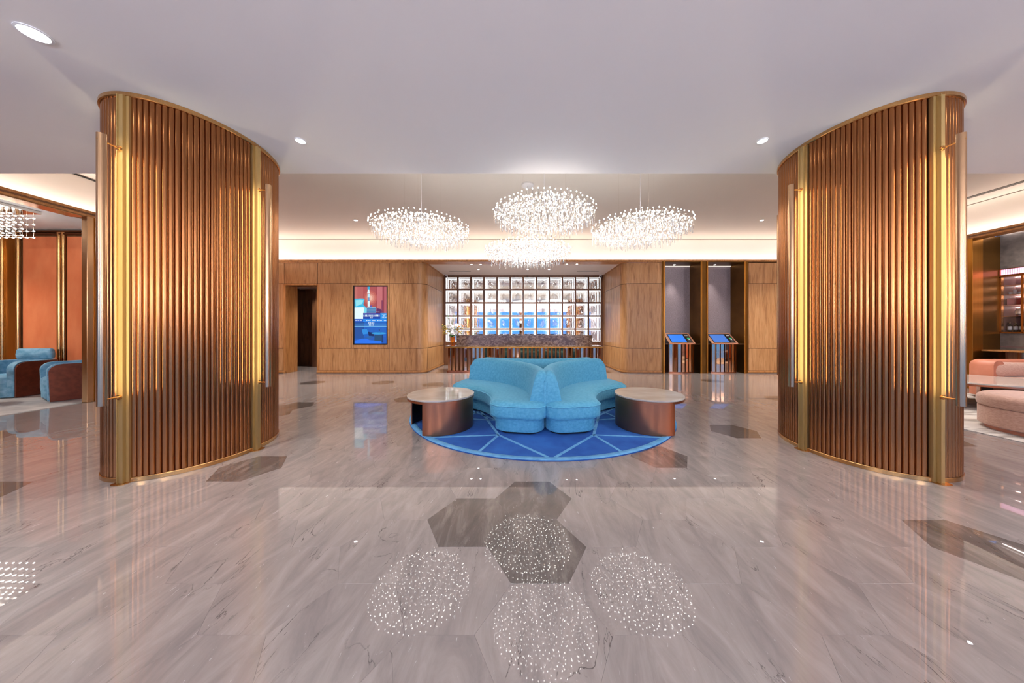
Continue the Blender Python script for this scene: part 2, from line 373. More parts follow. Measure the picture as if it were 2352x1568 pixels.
for x0, x1, z0, z1 in ((-5.02, -4.955, .745, 2.645), (-3.945, -3.89, .745, 2.645), (-4.955, -3.945, .745, .845), (-4.955, -3.945, 2.595, 2.645)):
    MB().box(x0+.004, x1-.004, WY-.006, WY+.02, z0, z1).build('panel', 'wood', wall_l, bevel=.003)
MB().box(-4.955, -3.945, WY+.06, WY+.1, .84, 2.6).build('screen_recess', 'wood_dark', wall_l)
def corner(cx, cy, r, a0, a1, n=8): return [(cx+r*math.cos(math.radians(a0+(a1-a0)*i/n)), cy+r*math.sin(math.radians(a0+(a1-a0)*i/n))) for i in range(n+1)]
def strip(path, t, z0, z1, name, mat, par, smooth=30):
    """wall strip along a plan path, thickness t to the left of its direction"""
    path = [p for i, p in enumerate(path) if i == 0 or math.hypot(p[0]-path[i-1][0], p[1]-path[i-1][1]) > 1e-5]
    n = len(path); back = []
    for i in range(n):
        x0, y0 = path[max(i-1, 0)]; x1, y1 = path[min(i+1, n-1)]; l = math.hypot(x1-x0, y1-y0)
        back.append((path[i][0]-(y1-y0)/l*t, path[i][1]+(x1-x0)/l*t))
    v = [(x, y, z) for z in (z0, z1) for x, y in path+back]; k = 2*n; f = []
    for i in range(n-1):
        f += [(i, i+1, k+i+1, k+i), (n+i+1, n+i, k+n+i, k+n+i+1), (k+i, k+i+1, k+n+i+1, k+n+i), (i+1, i, n+i, n+i+1)]
    f += [(n, 0, k, k+n), (n-1, 2*n-1, k+2*n-1, k+n-1)]
    return MB().add(v, f).build(name, mat, par, smooth=smooth)
# left rounded corner and recess side
cl = corner(RL-.25, WY+.25, .25, -90, 0)
wall_rl = MB().box(RL-.2, RL-.012, WY+.25, RY+.4, 0, WZ-.1).build('wall_recess_left', 'wood_dark', **STR)
for z0, z1 in rows:
    strip([(-3.883, WY), (-3.10, WY)]+cl[0:], .02, z0, z1, 'panel', 'wood', wall_rl)
    for y0, y1 in ((WY+.27, 9.86), (9.875, RY-.01)):
        MB().box(RL-.02, RL, y0, y1, z0, z1).build('panel', 'wood', wall_rl, bevel=.003)
# right rounded corner
cr = corner(RR+.25, WY+.25, .25, 180, 270)
wall_rr = MB().box(RR+.012, RR+.2, WY+.25, RY+.4, 0, WZ-.1).build('wall_recess_right', 'wood_dark', **STR)
MB().box(RR+.15, 4.17, WY+.03, WY+.1, 0, WZ-.1).build('backing', 'wood_dark', wall_rr)
for z0, z1 in rows:
    strip(cr+[(3.30, WY), (4.17, WY)], .02, z0, z1, 'panel', 'wood', wall_rr)
    for y0, y1 in ((WY+.27, 9.86), (9.875, RY-.01)):
        MB().box(RR, RR+.02, y0, y1, z0, z1).build('panel', 'wood', wall_rr, bevel=.003)
# skirting and cornice run round both corners
for nm, path in (('trim_1', [(DX1, WY-.015)]+corner(RL-.25, WY+.25, .265, -90, 0)+[(RL+.015, RY)]),
                 ('trim_2', [(RR-.015, RY)]+corner(RR+.25, WY+.25, .265, 180, 270)+[(4.19, WY-.015)])):
    o = strip(path, .03, .03, .08, nm, 'wood_trim', None); o['kind'] = 'structure'
    strip([(x, y) for x, y in path], .05, 0, .03, 'plinth', 'wood_dark', o)
    strip(path, .03, 3.275, 3.30, 'cornice', 'wood_trim', o)
o = MB().box(LX, DX0, WY-.015, WY+.02, .03, .08).build('trim_3', 'wood_trim', **STR); MB().box(LX, DX0, WY, WY+.03, 0, .03).build('plinth', 'wood_dark', o)
o = MB().box(6.72, RX, WY-.015, WY+.02, .03, .08).build('trim_4', 'wood_trim', **STR); MB().box(6.72, RX, WY, WY+.03, 0, .03).build('plinth', 'wood_dark', o)
tr5 = MB().box(LX-.1, RX+.1, WY-.03, WY+.03, 3.305, WZ).build('trim_5', 'wood_trim', bevel=.006, **STR)
MB().box(LX-.1, RX+.1, WY-.012, WY+.34, 3.296, 3.31).build('ledge', 'wood_trim', tr5)
MB().box(LX, RL-.1, WY-.02, WY+.03, 3.27, 3.30).build('cornice', 'wood_trim', tr5)
# door opening with its lining, and the passage behind
d1 = MB()
d1.box(DX0-.06, DX0, WY-.01, WY+.46, 0, DZ+.05); d1.box(DX1, DX1+.06, WY-.004, WY+.3, 0, DZ+.05); d1.box(DX0, DX1, WY-.01, WY+.3, DZ, DZ+.05)
d1.build('door_1', 'wood_trim', bevel=.004, **STR)
pw = MB().box(DX0-1.2, DX1+.3, RY, RY+.1, 0, 2.95).build('wall_passage', 'wood_dark', **STR)
MB().box(-7.02, -6.2, RY-.03, RY, .10, .70).build('panel', 'wood', pw, bevel=.004); MB().box(-7.02, -6.2, RY-.03, RY, .74, 2.52).build('panel', 'wood', pw, bevel=.004)
MB().box(-7.3, -7.08, RY-.55, RY-.03, 0, 2.6).build('return_pier', 'wood_dark', pw)
MB().box(DX0-1.2, DX1+.3, WY+.2, RY, 2.79, 2.85).build('ceiling_passage', 'paint', **STR)
MB().box(DX1+.25, DX1+.35, WY+.2, RY, 0, 2.9).build('wall_passage_side', 'wood_dark', **STR)
MB().box(DX0-1.25, DX0-1.15, WY+.2, RY, 0, 2.9).build('wall_passage_end', 'wood_dark', **STR)
spot((-6.6, 10.1, 2.76), 90, 120)  # added spot without a fixture, lights the passage

# ------------------------------------------------------------------ niches for the kiosks
N1, N2 = (4.24, 5.33), (5.49, 6.62)
nl = MB().box(4.17, N1[0], WY-.02, WY+.62, 0, 3.285).build('wall_niche_left', 'gold_dark', **STR)
nm = MB().box(N1[1], N2[0], WY-.02, WY+.62, 0, 3.285).build('wall_niche_middle', 'gold_dark', **STR)
nr = MB().box(N2[1], 6.72, WY-.02, WY+.62, 0, 3.285).build('wall_niche_right', 'gold_dark', **STR)
MB().box(4.17, 6.72, WY-.02, WY+.62, 3.285, 3.305).build('ceiling_niche', 'gold_dark', **STR)
wall_n = MB().box(N1[0], N2[1], WY+.59, WY+.66, 0, 3.29).build('wall_niche_back', 'core', **STR)
for a, b, par in ((4.20, 4.245, nl), (5.30, 5.345, nm), (5.475, 5.52, nm), (6.585, 6.63, nr)):
    MB().box(a, b, WY-.045, WY-.02, 0, 3.30).build('jamb_edge', 'gold', par, bevel=.006)
for a, b in (N1, N2):
    MB().box(a, b, WY+.58, WY+.59, 0, 3.285).build('wallpaper_panel', 'wallpaper', wall_n)
    MB().box(a+.02, b-.02, WY+.52, WY+.56, 3.275, 3.285).build('light_strip', 'led_niche', wall_n)
wall_r = MB().box(6.72, RX, WY+.012, WY+.2, 0, WZ-.1).build('wall_back_right', 'wood_dark', **STR)
for a, b in ((6.74, 7.72), (7.72, 8.75), (8.75, RX)):
    for z0, z1 in rows: panel(a, b, z0, z1, wall_r)
MB().box(4.1, RX, WY+.66, WY+.7, 0, WZ).build('wall_behind_niche', 'wood_dark', **STR)

# ------------------------------------------------------------------ reception recess
MB().box(RL-.1, RR+.1, WY+.34, RY+.4, RZ, RZ+.06).build('ceiling_recess', 'paint', **STR)
slotb = MB()
for x0, x1 in ((-2.45, -1.72), (1.93, 2.68)):
    o = MB().box(x0, x1, 10.1, 10.15, RZ-.004, RZ+.01).build('air_vent', 'black'); o['label'] = 'dark slot air vent in the recess ceiling, %s half' % ('left' if x0 < 0 else 'right'); o['category'] = 'vent'
    o['group'] = 'slot vents above the reception'
def xw(px, Y): return (px-CX)*Y/F
# lit wall of mirrored cells
dw = thing('crystal_display_wall', 'lit display wall of square mirrored cells in a brown timber grid behind reception', 'display wall', (0, RY, 0))
GX0, GX1, GZ0, GZ1 = -2.76, 2.94, .866, 3.224
PX, PZ = (GX1-GX0+.058)/12, (GZ1-GZ0+.062)/5
fr = MB()
fr.box(RL, GX0, -.02, .24, 0, RZ); fr.box(GX1, RR, -.02, .24, 0, RZ); fr.box(GX0, GX1, -.02, .24, GZ1, RZ); fr.box(GX0, GX1, -.02, .24, 0, GZ0)
fr.build('surround', 'wood_dark', dw, bevel=.004)
for i in range(1, 12): MB().box(GX0+PX*i-.058, GX0+PX*i, -.03, .2, GZ0, GZ1).build('upright', 'wood_dark', dw)
for j in range(1, 5): MB().box(GX0, GX1, -.026, .2, GZ0+PZ*j-.062, GZ0+PZ*j).build('shelf_rail', 'wood_dark', dw)
MB().box(GX0, GX1, .2, .22, GZ0, GZ1).build('mirror_back', 'mirror', dw)
cw, ch = PX-.058, PZ-.062
pane_me = MB().box(-cw/2, cw/2, .0, .002, -ch/2, ch/2).mesh('glass_pane', 'twoway')
q = .007
loop_me = MB().box(-cw/2, cw/2, .06, .07, ch/2-q, ch/2).box(-cw/2, cw/2, .06, .07, -ch/2, -ch/2+q).box(-cw/2, -cw/2+q, .06, .07, -ch/2+q, ch/2-q).box(cw/2-q, cw/2, .06, .07, -ch/2+q, ch/2-q).mesh('light_frame', 'led_line')
rownames = ('bottom', 'second lowest', 'middle', 'second highest', 'top')
colnames = ('first', 'second', 'third', 'fourth', 'fifth', 'sixth', 'seventh', 'eighth', 'ninth', 'tenth', 'eleventh', 'twelfth')
def gem(seed):
    rd = random.Random(seed); n = rd.choice((6, 7, 8)); w = rd.uniform(.065, .095); h = rd.uniform(.10, .165); mb = MB(); rings = []
    for z, k in ((-h, .55), (-h*.55, 1.), (h*.45, rd.uniform(.8, 1.)), (h*.85, .45), (h, .12)):
        rings.append([(w*k*rd.uniform(.85, 1.1)*math.cos(2*PI*i/n), w*.6*k*math.sin(2*PI*i/n), z) for i in range(n)])
    return mb.loft(rings).mesh('crystal', 'crystal')
gems = [gem(s) for s in range(9)]
for i in range(12):
    for j in range(5):
        x, z = GX0+PX*i+cw/2, GZ0+PZ*j+ch/2
        place('glass_pane', pane_me, dw, (x, .0, z)); place('light_frame', loop_me, dw, (x, 0, z))
        if j == 0 and 1 <= i <= 10 and False: continue
        o = place('crystal', gems[(i*5+j*3) % 9], None, (x+random.uniform(-.03, .03), RY+.105, z+random.uniform(-.03, .02)), rot=(0, random.uniform(-.9, .9), random.uniform(0, 3)))
        o['label'] = 'clear crystal in the %s row of the lit grid, %s cell from left' % (rownames[j], colnames[i]); o['category'] = 'crystal'; o['group'] = 'crystals in the lit display wall'
for x, s in ((RL+.12, 'left'), (RR-.12, 'right')):
    t = thing('security_camera', 'small white security camera at the top %s corner of the crystal wall' % s, 'camera', (x, RY-.1, RZ), group='security cameras over reception')
    MB().lathe([(.05, -.02), (.05, 0)], 16).build('mount', 'white', t, smooth=40)
    MB().ball((0, 0, -.06), .052, 14, 8).build('body', 'white', t, smooth=60)
    MB().cyl((0, -.03, -.07), (0, -.062, -.085), .028, .024, 12).build('lens', 'black', t, smooth=40)

# reception desk
DXa, DXb, DYf = -2.21, 2.40, 8.92
dk = thing('reception_desk', 'long reception desk with polished copper slats and stone top before the crystal wall', 'desk', (.095, DYf, 0))
hw = (DXb-DXa)/2
MB().box(-hw-.08, hw+.08, -.04, .62, .775, .80).build('top', 'stone_brown', dk, bevel=.004)
MB().box(-hw-.07, hw+.07, -.03, .60, .745, .775).build('top_edge', 'gold', dk)
MB().box(-hw, hw, .09, .58, .05, .745).build('carcass', 'core', dk)
MB().prism(subdiv(rrect(2*hw+.06, .66, .08), .3), 0, .05).build('plinth', 'copper', dk, loc=(0, .29, 0), smooth=30)
sl = MB().box(-.034, .034, -.012, .035, .05, .745).mesh('slat', 'mirror_copper')
ns_ = 38
for i in range(ns_):
    x = -hw+.05+(2*hw-.1)*i/(ns_-1); place('slat', sl, dk, (x, .03, 0), rz=random.uniform(-.16, .16))
for sx in (-1, 1): MB().box(sx*hw-.03*sx-.02, sx*hw-.03*sx+.05, .0, .09, .05, .745).build('end_post', 'mirror_copper', dk, bevel=.004)
MB().box(-hw-.02, hw+.02, -.08, .7, 0, .004).build('base_sheet', 'copper', dk)
MB().box(-1.985-.095+.005, 2.2-.095, .16, .22, .80, 1.11).build('ledge_front', 'stone_brown', dk, bevel=.004)
MB().box(-1.985-.095, 2.2-.09, .15, .34, 1.11, 1.125).build('ledge_cap', 'stone_brown', dk)
# vase of orchids on the desk's left end
va = thing('flower_vase', 'square amber glass vase of white orchids on the left end of the desk', 'vase', (xw(1040, 9.02), 9.02, .80))
MB().prism(subdiv(rrect(.135, .135, .02), .1), 0, .27).build('vase', 'amber', va, smooth=30)
MB().prism(subdiv(rrect(.10, .10, .02), .1), .012, .12).build('water', 'amber', va)
rd = random.Random(4)
lv = MB()
for i in range(22):
    a = rd.uniform(0, 2*PI); l = rd.uniform(.09, .17); z = rd.uniform(.26, .33); d = Vector((math.cos(a), math.sin(a), 0)); s = Vector((-d.y, d.x, 0))
    p0 = Vector((0, 0, z)); pm = p0+d*l*.55+Vector((0, 0, .05)); p1 = p0+d*l
    lv.add([p0, pm+s*.04, p1, pm-s*.04, pm+Vector((0, 0, .012))], [(0, 1, 4), (1, 2, 4), (2, 3, 4), (3, 0, 4)])
lv.build('leaves', 'leaf', va, smooth=60)
def bloom(mb, c, r, n=5):
    c = Vector(c)
    nrm = Vector((rd.uniform(-.7, .7), rd.uniform(-1, -.3), rd.uniform(-.1, .6))).normalized(); a = nrm.orthogonal().normalized(); b = nrm.cross(a)
    for i in range(n):
        t = 2*PI*i/n; d = a*math.cos(t)+b*math.sin(t); s = nrm.cross(d)
        mb.add([c, c+d*r*.6+s*r*.42+nrm*r*.15, c+d*r+nrm*r*.02, c+d*r*.6-s*r*.42+nrm*r*.15], [(0, 1, 2, 3)])
for i in range(15):
    mb = MB(); bloom(mb, (rd.uniform(-.11, .13), rd.uniform(-.1, .05), rd.uniform(.36, .66)), .075); mb.ball((mb.v[0][0], mb.v[0][1]-.012, mb.v[0][2]), .014, 6, 4); mb.build('bloom', 'petal', va)
sm = MB(); yb = MB()
for i in range(9):
    a = rd.uniform(-.25, .25); h = rd.uniform(.6, .98); x = rd.uniform(-.07, .05)
    sm.tube([(x, 0, .25), (x+a*.1, .02, .5), (x+a*.4, .03, h)], .006, 5)
sm.build('stems', 'stem', va, smooth=60)
for sx in (-1, 1):
    for k in range(4):
        pts = [(0, 0, .3), (sx*.12, -.02, .42+.06*k), (sx*.22, -.02, .45+.05*k), (sx*(.27+.02*k), -.02, .36+.08*k)]
        tw = MB().tube(pts, .005, 5)
        for j in range(9):
            t = j/8; p = Vector(pts[1]).lerp(Vector(pts[3]), t); tw.ball((p.x+rd.uniform(-.02, .02), p.y+rd.uniform(-.03, .02), p.z+rd.uniform(-.03, .04)), .016, 6, 4, mi=1)
        tw.build('twig', ['stem', 'yellow' if k != 3 or sx < 0 else 'orange_bloom'], va, smooth=60)

# ------------------------------------------------------------------ kiosks
def kiosk(x0, x1, label, px0, nx0, nx1, scr):
    xc = (x0+x1)/2; w = x1-x0
    t = thing('check_in_kiosk', label, 'kiosk', (xc, 8.78, 0), group='self check-in kiosks in the niches')
    MB().box(nx0-xc+.035, nx1-xc-.045, -.10, .42, .855, .875).build('ledge', 'mirror_copper', t, bevel=.003)
    arc = [(-w/2+w*i/20, .05-.10*math.sin(PI*i/20)) for i in range(21)]
    MB().prism(arc+[(w/2, .4), (-w/2, .4)], 0, .035).build('foot', 'copper', t, smooth=30)
    MB().prism([(x*.97, y+.02) for x, y in arc]+[(w/2*.97, .38), (-w/2*.97, .38)], .035, .855).build('body', 'core', t, smooth=30)
    for i in range(7):
        s = (i+.5)/7; x = -w/2+w*s; y = .05-.10*math.sin(PI*s); ang = math.atan2(-.10*PI*math.cos(PI*s)/w, 1)
        MB().box(-w*.053, w*.053, -.012, .01, .035, .855).build('slat', 'mirror_copper', t, loc=(x, y-.004, 0), rz=ang, bevel=.003)
    # sloping head: frame, screen, reader
    y0, z0, y1, z1 = -.02, .88, .37, 1.185; L_ = math.hypot(y1-y0, z1-z0); ang = math.atan2(z1-z0, y1-y0); hx = w*.5+.01
    def sl_(name, u0, u1, v0, v1, t0, t1, mat, par=None, lab=None, bev=0.):
        mb = MB().box(u0, u1, v0, v1, t0, t1)
        mb.xform(Matrix.Translation((0, y0, z0)) @ Matrix.Rotation(ang, 4, 'X')); o = mb.build(name, mat, par or t, bevel=bev)
        if lab: o['label'] = lab
        return o
    head = sl_('head', -hx, hx, 0, L_, -.02, .004, 'rose_metal', bev=.004)
    sl_('bezel', -hx+.08, hx-.055, .03, L_-.06, .004, .012, 'black')
    s = sl_('screen', -hx+.10, hx-.235, .055, L_-.085, .012, .0135, scr, lab='glowing blue touch screen')
    r = sl_('card_reader', hx-.20, hx-.07, .04, L_-.07, .012, .022, 'black')
    sl_('button', hx-.17, hx-.10, .19, .225, .022, .03, M['green_led'], r, 'green lit button'); sl_('slot', hx-.155, hx-.115, .15, .18, .022, .028, 'white', r); sl_('slot', hx-.19, hx-.10, .33, .345, .022, .026, 'white', r)
    sl_('slot', hx-.18, hx-.10, .09, .10, .022, .026, 'white', r)
M['green_led'] = emat('green_led', S(20, 190, 120), .45)
kiosk(4.43, 5.19, 'copper check-in kiosk in the niche nearer the reception', 0, N1[0], N1[1], emat('kiosk_screen_bright', S(40, 130, 245), .42))
kiosk(5.70, 6.46, 'copper check-in kiosk in the niche nearer the right pillar', 0, N2[0], N2[1], emat('kiosk_screen', S(70, 125, 215), .42))

# ------------------------------------------------------------------ wall screen
TX0, TX1, TZ0, TZ1 = xw(811.5, WY), xw(890.5, WY), 1.25-(791.5-CY)*WY/F, 1.25-(655.5-CY)*WY/F
tv = thing('wall_screen', 'tall black framed advertising screen set in the oak wall', 'screen', ((TX0+TX1)/2, WY, TZ0))
tw_, th_ = TX1-TX0, TZ1-TZ0; b = .038
MB().box(-tw_/2, tw_/2, -.012, .05, 0, b).box(-tw_/2, tw_/2, -.012, .05, th_-b*.9, th_).box(-tw_/2, -tw_/2+b, -.012, .05, b, th_-b*.9).box(tw_/2-b*.8, tw_/2, -.012, .05, b, th_-b*.9).build('bezel', 'black', tv)
sw0, sw1, sh0, sh1 = -tw_/2+b, tw_/2-b*.8, b, th_-b*.9
pal, mats = {}, []
def cm(c, e=.40):
    if c not in pal: pal[c] = len(mats); mats.append(emat('screen_tone', S(*c), e))
    return pal[c]
scr = MB(); lay = [0]
def sp(pts, c):
    """flat tone of the picture; points in the screen's own 715 x 1260 raster (x right, y down)"""
    lay[0] += 1; y = -.0005-.00004*lay[0]
    v = [(sw0+(sw1-sw0)*x/715, y, sh1-(sh1-sh0)*Y/1260) for x, Y in pts]; scr.add(v, [tuple(reversed(range(len(v))))], cm(c))
def sr(x0, y0, x1, y1, c): sp([(x0, y0), (x1, y0), (x1, y1), (x0, y1)], c)
sr(0, 0, 715, 620, (176, 84, 86))
for x0, x1, c in ((0, 60, (196, 112, 108)), (60, 190, (186, 98, 96)), (500, 620, (200, 112, 116)), (470, 500, (166, 70, 78)), (620, 660, (150, 62, 74)), (660, 715, (184, 96, 104))): sr(x0, 0, x1, 600, c)
for r, c in ((150, (192, 96, 90)), (115, (206, 118, 106)), (80, (220, 148, 130)), (48, (240, 190, 170))): sp([(350+r*math.cos(i*PI/12), 250+r*1.1*math.sin(i*PI/12)) for i in range(24)], c)
sp([(480, 600), (500, 480), (590, 500), (640, 620)], (92, 40, 96)); sr(600, 300, 640, 590, (130, 56, 88))
sr(0, 620, 715, 1260, (28, 92, 190))
sp([(0, 270), (150, 262), (225, 270), (195, 400), (270, 470), (0, 470)], (60, 190, 232)); sp([(20, 300), (130, 290), (200, 300), (170, 380), (30, 440)], (150, 228, 240))
sp([(0, 460), (190, 455), (275, 480), (268, 585), (190, 585), (190, 715), (0, 715)], (232, 252, 255)); sp([(215, 480), (270, 470), (268, 585), (200, 585)], (120, 220, 240))
sr(288, 0, 340, 60, (40, 170, 215)); sp([(300, 60), (326, 60), (340, 150), (280, 150)], (225, 250, 255)); sr(290, 160, 338, 240, (190, 235, 250)); sr(296, 240, 332, 320, (110, 150, 200)); sr(292, 320, 336, 440, (226, 246, 250))
sp([(272, 462), (478, 455), (488, 475), (480, 585), (268, 585)], (70, 130, 185)); sr(275, 462, 480, 478, (150, 214, 232)); sr(275, 500, 478, 506, (130, 160, 190)); sr(275, 530, 478, 535, (130, 160, 190)); sp([(358, 415), (376, 415), (380, 462), (352, 462)], (30, 90, 210))
sr(190, 590, 575, 715, (24, 72, 176)); sr(575, 585, 715, 712, (30, 150, 235)); sr(0, 715, 190, 775, (14, 84, 200)); sr(190, 715, 715, 780, (34, 140, 240))
for i in range(17): sr(215+29*i, 790, 227+29*i, 1110, (26, 112, 208)); sr(200+29*i, 600, 206+29*i, 715, (16, 58, 150)) if i < 12 else None
sr(0, 785, 210, 1150, (26, 82, 162)); sr(0, 820, 715, 834, (80, 170, 220)); sr(0, 874, 715, 886, (132, 205, 248))
sp([(160, 950), (275, 940), (318, 1040), (190, 1060)], (44, 142, 226)); sp([(300, 1000), (420, 1020), (440, 1110), (330, 1140), (310, 1060)], (18, 40, 96)); sp([(220, 1130), (330, 1090), (440, 1100), (350, 1160)], (40, 100, 170))
sp([(540+165*math.cos(i*PI/10), 1034+24*math.sin(i*PI/10)) for i in range(20) if 540+165*math.cos(i*PI/10) <= 712], (52, 162, 222)); sp([(445, 1068), (610, 1066), (610, 1230), (440, 1230)], (34, 78, 120)); sr(610, 1060, 640, 1240, (20, 56, 118)); sp([(535, 925), (555, 965), (575, 920), (560, 985), (545, 985)], (14, 44, 92)); sr(510, 1020, 600, 1030, (20, 60, 110))
sp([(0, 1200), (180, 1150), (290, 1160), (330, 1185), (600, 1210), (600, 1260), (0, 1260)], (36, 118, 245))
rd = random.Random(3)
def textline(x0, x1, y, h, n, c=(238, 250, 255)):
    """a line of small Chinese type, too small in the photograph to read stroke by stroke"""
    w = (x1-x0)/n
    for i in range(n):
        a = x0+w*i+w*.1; e = w*.8
        for k in range(3): sr(a, y+h*(.08+.36*k), a+e*rd.uniform(.7, 1), y+h*(.08+.36*k)+h*.15, c)
        sr(a+e*rd.uniform(.1, .6), y, a+e*.75, y+h, c)
textline(195, 565, 622, 42, 12); textline(345, 408, 670, 34, 2); textline(612, 715, 607, 14, 7); textline(645, 690, 632, 26, 2)
for a, b_ in ((12, 50), (65, 112), (125, 175), (262, 362), (385, 488), (510, 615), (652, 714)): textline(a, b_, 738, 22, max(2, int((b_-a)/22)))
textline(305, 445, 790, 26, 6); textline(320, 430, 838, 28, 4); textline(480, 560, 555, 10, 6)
scr.build('screen', mats, tv)
fc = bpy.data.curves.new('clock_text', 'FONT'); fc.body = '10:24'; fc.size = .062; fc.align_x = 'CENTER'; fc.materials.append(emat('screen_type', (.9, .98, 1, 1), .42))
fo = bpy.data.objects.new('clock_text', fc); COL.objects.link(fo); fo.parent = tv
fo.location = (sw0+(sw1-sw0)*.93-.006, -.009, sh1-(sh1-sh0)*.553); fo.rotation_euler = (PI/2, 0, 0)
bpy.context.view_layer.update(); tme = bpy.data.meshes.new_from_object(fo.evaluated_get(bpy.context.evaluated_depsgraph_get()))
to = place('clock_text', tme, tv, fo.location, rot=(PI/2, 0, 0)); bpy.data.objects.remove(fo); to.name = 'clock_text'

# ------------------------------------------------------------------ ribbed pillars and their sconces
def pillar(cx, cy, a, b, label, sh):
    t = thing('ribbed_pillar', label, 'pillar', (cx, cy, 0), group='oval ribbed pillars')
    t['kind'] = 'thing'
    n = 96
    el = lambda A_, B_: [(A_*math.cos(2*PI*i/n), B_*math.sin(2*PI*i/n)) for i in range(n)]
    MB().prism(el(a-.028, b-.028), .004, LZ).build('core', 'rib', t, smooth=40)
    MB().loft([[(x, y, z) for x, y in el(a+d, b+d)] for d, z in ((.0, .002), (.0, .034), (-.004, .038))]).build('base_ring', 'brass', t, smooth=40)
    MB().loft([[(x, y, z) for x, y in el(a+d, b+d)] for d, z in ((.001, LZ-.036), (.008, LZ-.03), (.008, LZ-.001))]).build('top_ring', 'brass', t, smooth=40)
    rb = MB(); sec = [(.019*math.cos(PI*i/8-PI/2)**.8*1., .0195*math.sin(PI*i/8-PI/2)) for i in range(1, 8)]
    sec = [(-.006, -.0195)]+[(u, v) for u, v in sec]+[(-.006, .0195)]
    rb = MB().prism(sec, .04, LZ-.034).mesh('rib', 'rib', 50)
    # equal steps of arc length
    m_ = 1440; P = [((a-.024)*math.cos(2*PI*i/m_), (b-.024)*math.sin(2*PI*i/m_)) for i in range(m_+1)]
    s = [0]
    for i in range(m_): s.append(s[-1]+math.hypot(P[i+1][0]-P[i][0], P[i+1][1]-P[i][1]))
    N_ = 104; i = 0
    pp = [((a+.0)*math.cos(g), b*math.sin(g)) for g in (0, math.acos(sh/a), PI, -math.acos(sh/a))]
    for k in range(N_):
        d = s[-1]*(k+.0)/N_
        while s[i+1] <= d: i += 1
        th = 2*PI*(i+(d-s[i])/(s[i+1]-s[i]))/m_
        if min(math.hypot(a*math.cos(th)-u, b*math.sin(th)-v) for u, v in pp) < .052: continue
        place('rib', rb, t, ((a-.024)*math.cos(th), (b-.024)*math.sin(th), 0), math.atan2((a)*math.sin(th), (b)*math.cos(th)))
    # a flat channel post at each end of the two axes, standing on a small plate
    for (u, v), ang in zip(pp, (0, PI/2, PI, -PI/2)):
        p = MB().box(-.03, .020, -.021, .021, .006, LZ-.034).box(.020, .028, -.021, -.014, .006, LZ-.034).box(-.03, .0, -.046, -.021, .006, LZ-.034).box(-.03, .0, .021, .046, .006, LZ-.034).build('post', 'post', t, loc=(u, v, 0), rz=ang)
        MB().prism(subdiv(rrect(.09, .11, .03), .05), 0, .006).build('foot_plate', 'brass', p, loc=(.01, 0, 0), smooth=30)
def sconce(x, y, ang, label):
    """half tube on two arms; its open side faces the pillar and washes it with warm light. local +x points away from the pillar"""
    t = thing('wall_sconce', label, 'sconce', (x, y, 0), ang, 'long tube sconces on the pillars')
    z0, z1, R, w = .665, 2.79, .030, .003
    o = [(R*math.cos(math.radians(-100+200*i/16)), R*math.sin(math.radians(-100+200*i/16))) for i in range(17)]
    k = [((R-w)*math.cos(math.radians(100-200*i/16)), (R-w)*math.sin(math.radians(100-200*i/16))) for i in range(17)]
    MB().prism(o+k, z0, z1).build('cover', 'steel', t, smooth=40)
    for z in (z0+.045, z1-.05):
        MB().cyl((-.092, 0, z), (.03, 0, z), .006, None, 10).cyl((-.10, 0, z), (-.09, 0, z), .02, .02, 14).cyl((-.09, 0, z), (-.075, 0, z), .012, .009, 12).build('arm', 'brass', t, smooth=40)
    MB().box(-.004, .002, -.014, .014, z0+.06, z1-.06).build('light_strip', 'led_warm', t, label='warm lit strip facing the pillar')
PL, PR, PCY, PA, PB = -3.33, 3.52, 3.11, .545, .685
pillar(PL, PCY, PA, PB, 'oval bronze ribbed pillar beside the blue lounge chairs', .055)
pillar(PR, PCY, PA, PB, 'oval bronze ribbed pillar beside the pink ottoman', -.07)
so = .118
for cx, w, sh in ((PL, 'pillar beside the blue lounge chairs', .055), (PR, 'pillar beside the pink ottoman', -.08)):
    for ang, r, d in ((-PI/2, PB, 'near end'), (0, PA, 'right flank'), (PI/2, PB, 'far end'), (PI, PA, 'left flank')):
        sconce(cx+(r+so)*math.cos(ang)+(sh if abs(math.sin(ang)) > .5 else 0), PCY+(r+so)*math.sin(ang), ang, 'long half-tube steel sconce on the %s of the %s' % (d, w))

# ------------------------------------------------------------------ downlights
def downlight(x, y, z, r, label, watts, size=110, group='recessed downlights', col=(1, .95, .9), lens='led_down'):
    t = thing('downlight', label, 'downlight', (x, y, z), 0, group)
    n = 24; ring = lambda q, zz: [(q*math.cos(2*PI*i/n), q*math.sin(2*PI*i/n), zz) for i in range(n)]
    MB().loft([ring(r*.8, -.001), ring(r, -.001), ring(r, -.006), ring(r*.84, -.008), ring(r*.8, -.001)], caps=False).build('rim', 'white', t, smooth=40)
    MB().lathe([(r*.8, -.004), (r*.8, -.0015)], n).build('lens', lens, t)
    if watts: spot((0, 0, -.012), watts, size, .8, col, r*.7, t)
downlight(-3.22, 1.95, LZ, .075, 'round white downlight in the ceiling nearest the entrance, far left', DOWN_W)
downlight(-2.28, 3.05, LZ, .05, 'small round downlight beside the left pillar top', DOWN_W*.8)
downlight(2.50, 3.05, LZ, .05, 'small round downlight beside the right pillar top', DOWN_W*.8)
for i, (x, y) in enumerate(((3.6, 1.95), (0, -.6), (-3, -1.6), (3, -1.6), (-6.2, 1.0), (6.6, 1.2), (6.4, 2.9), (-6, -2.8), (0, -3), (6, -2.8))):  # unseen lamps added to raise the light under the lower ceiling
    downlight(x, y, LZ, .075, 'added round downlight in the lower ceiling outside the view, number %s from the entrance' % colnames[i], DOWN_W*.5)
downlight(xw(817, 7.39), 7.39, UZ, .05, 'tiny downlight in the upper ceiling left of the chandeliers', DOWN_W*1.8, 105)
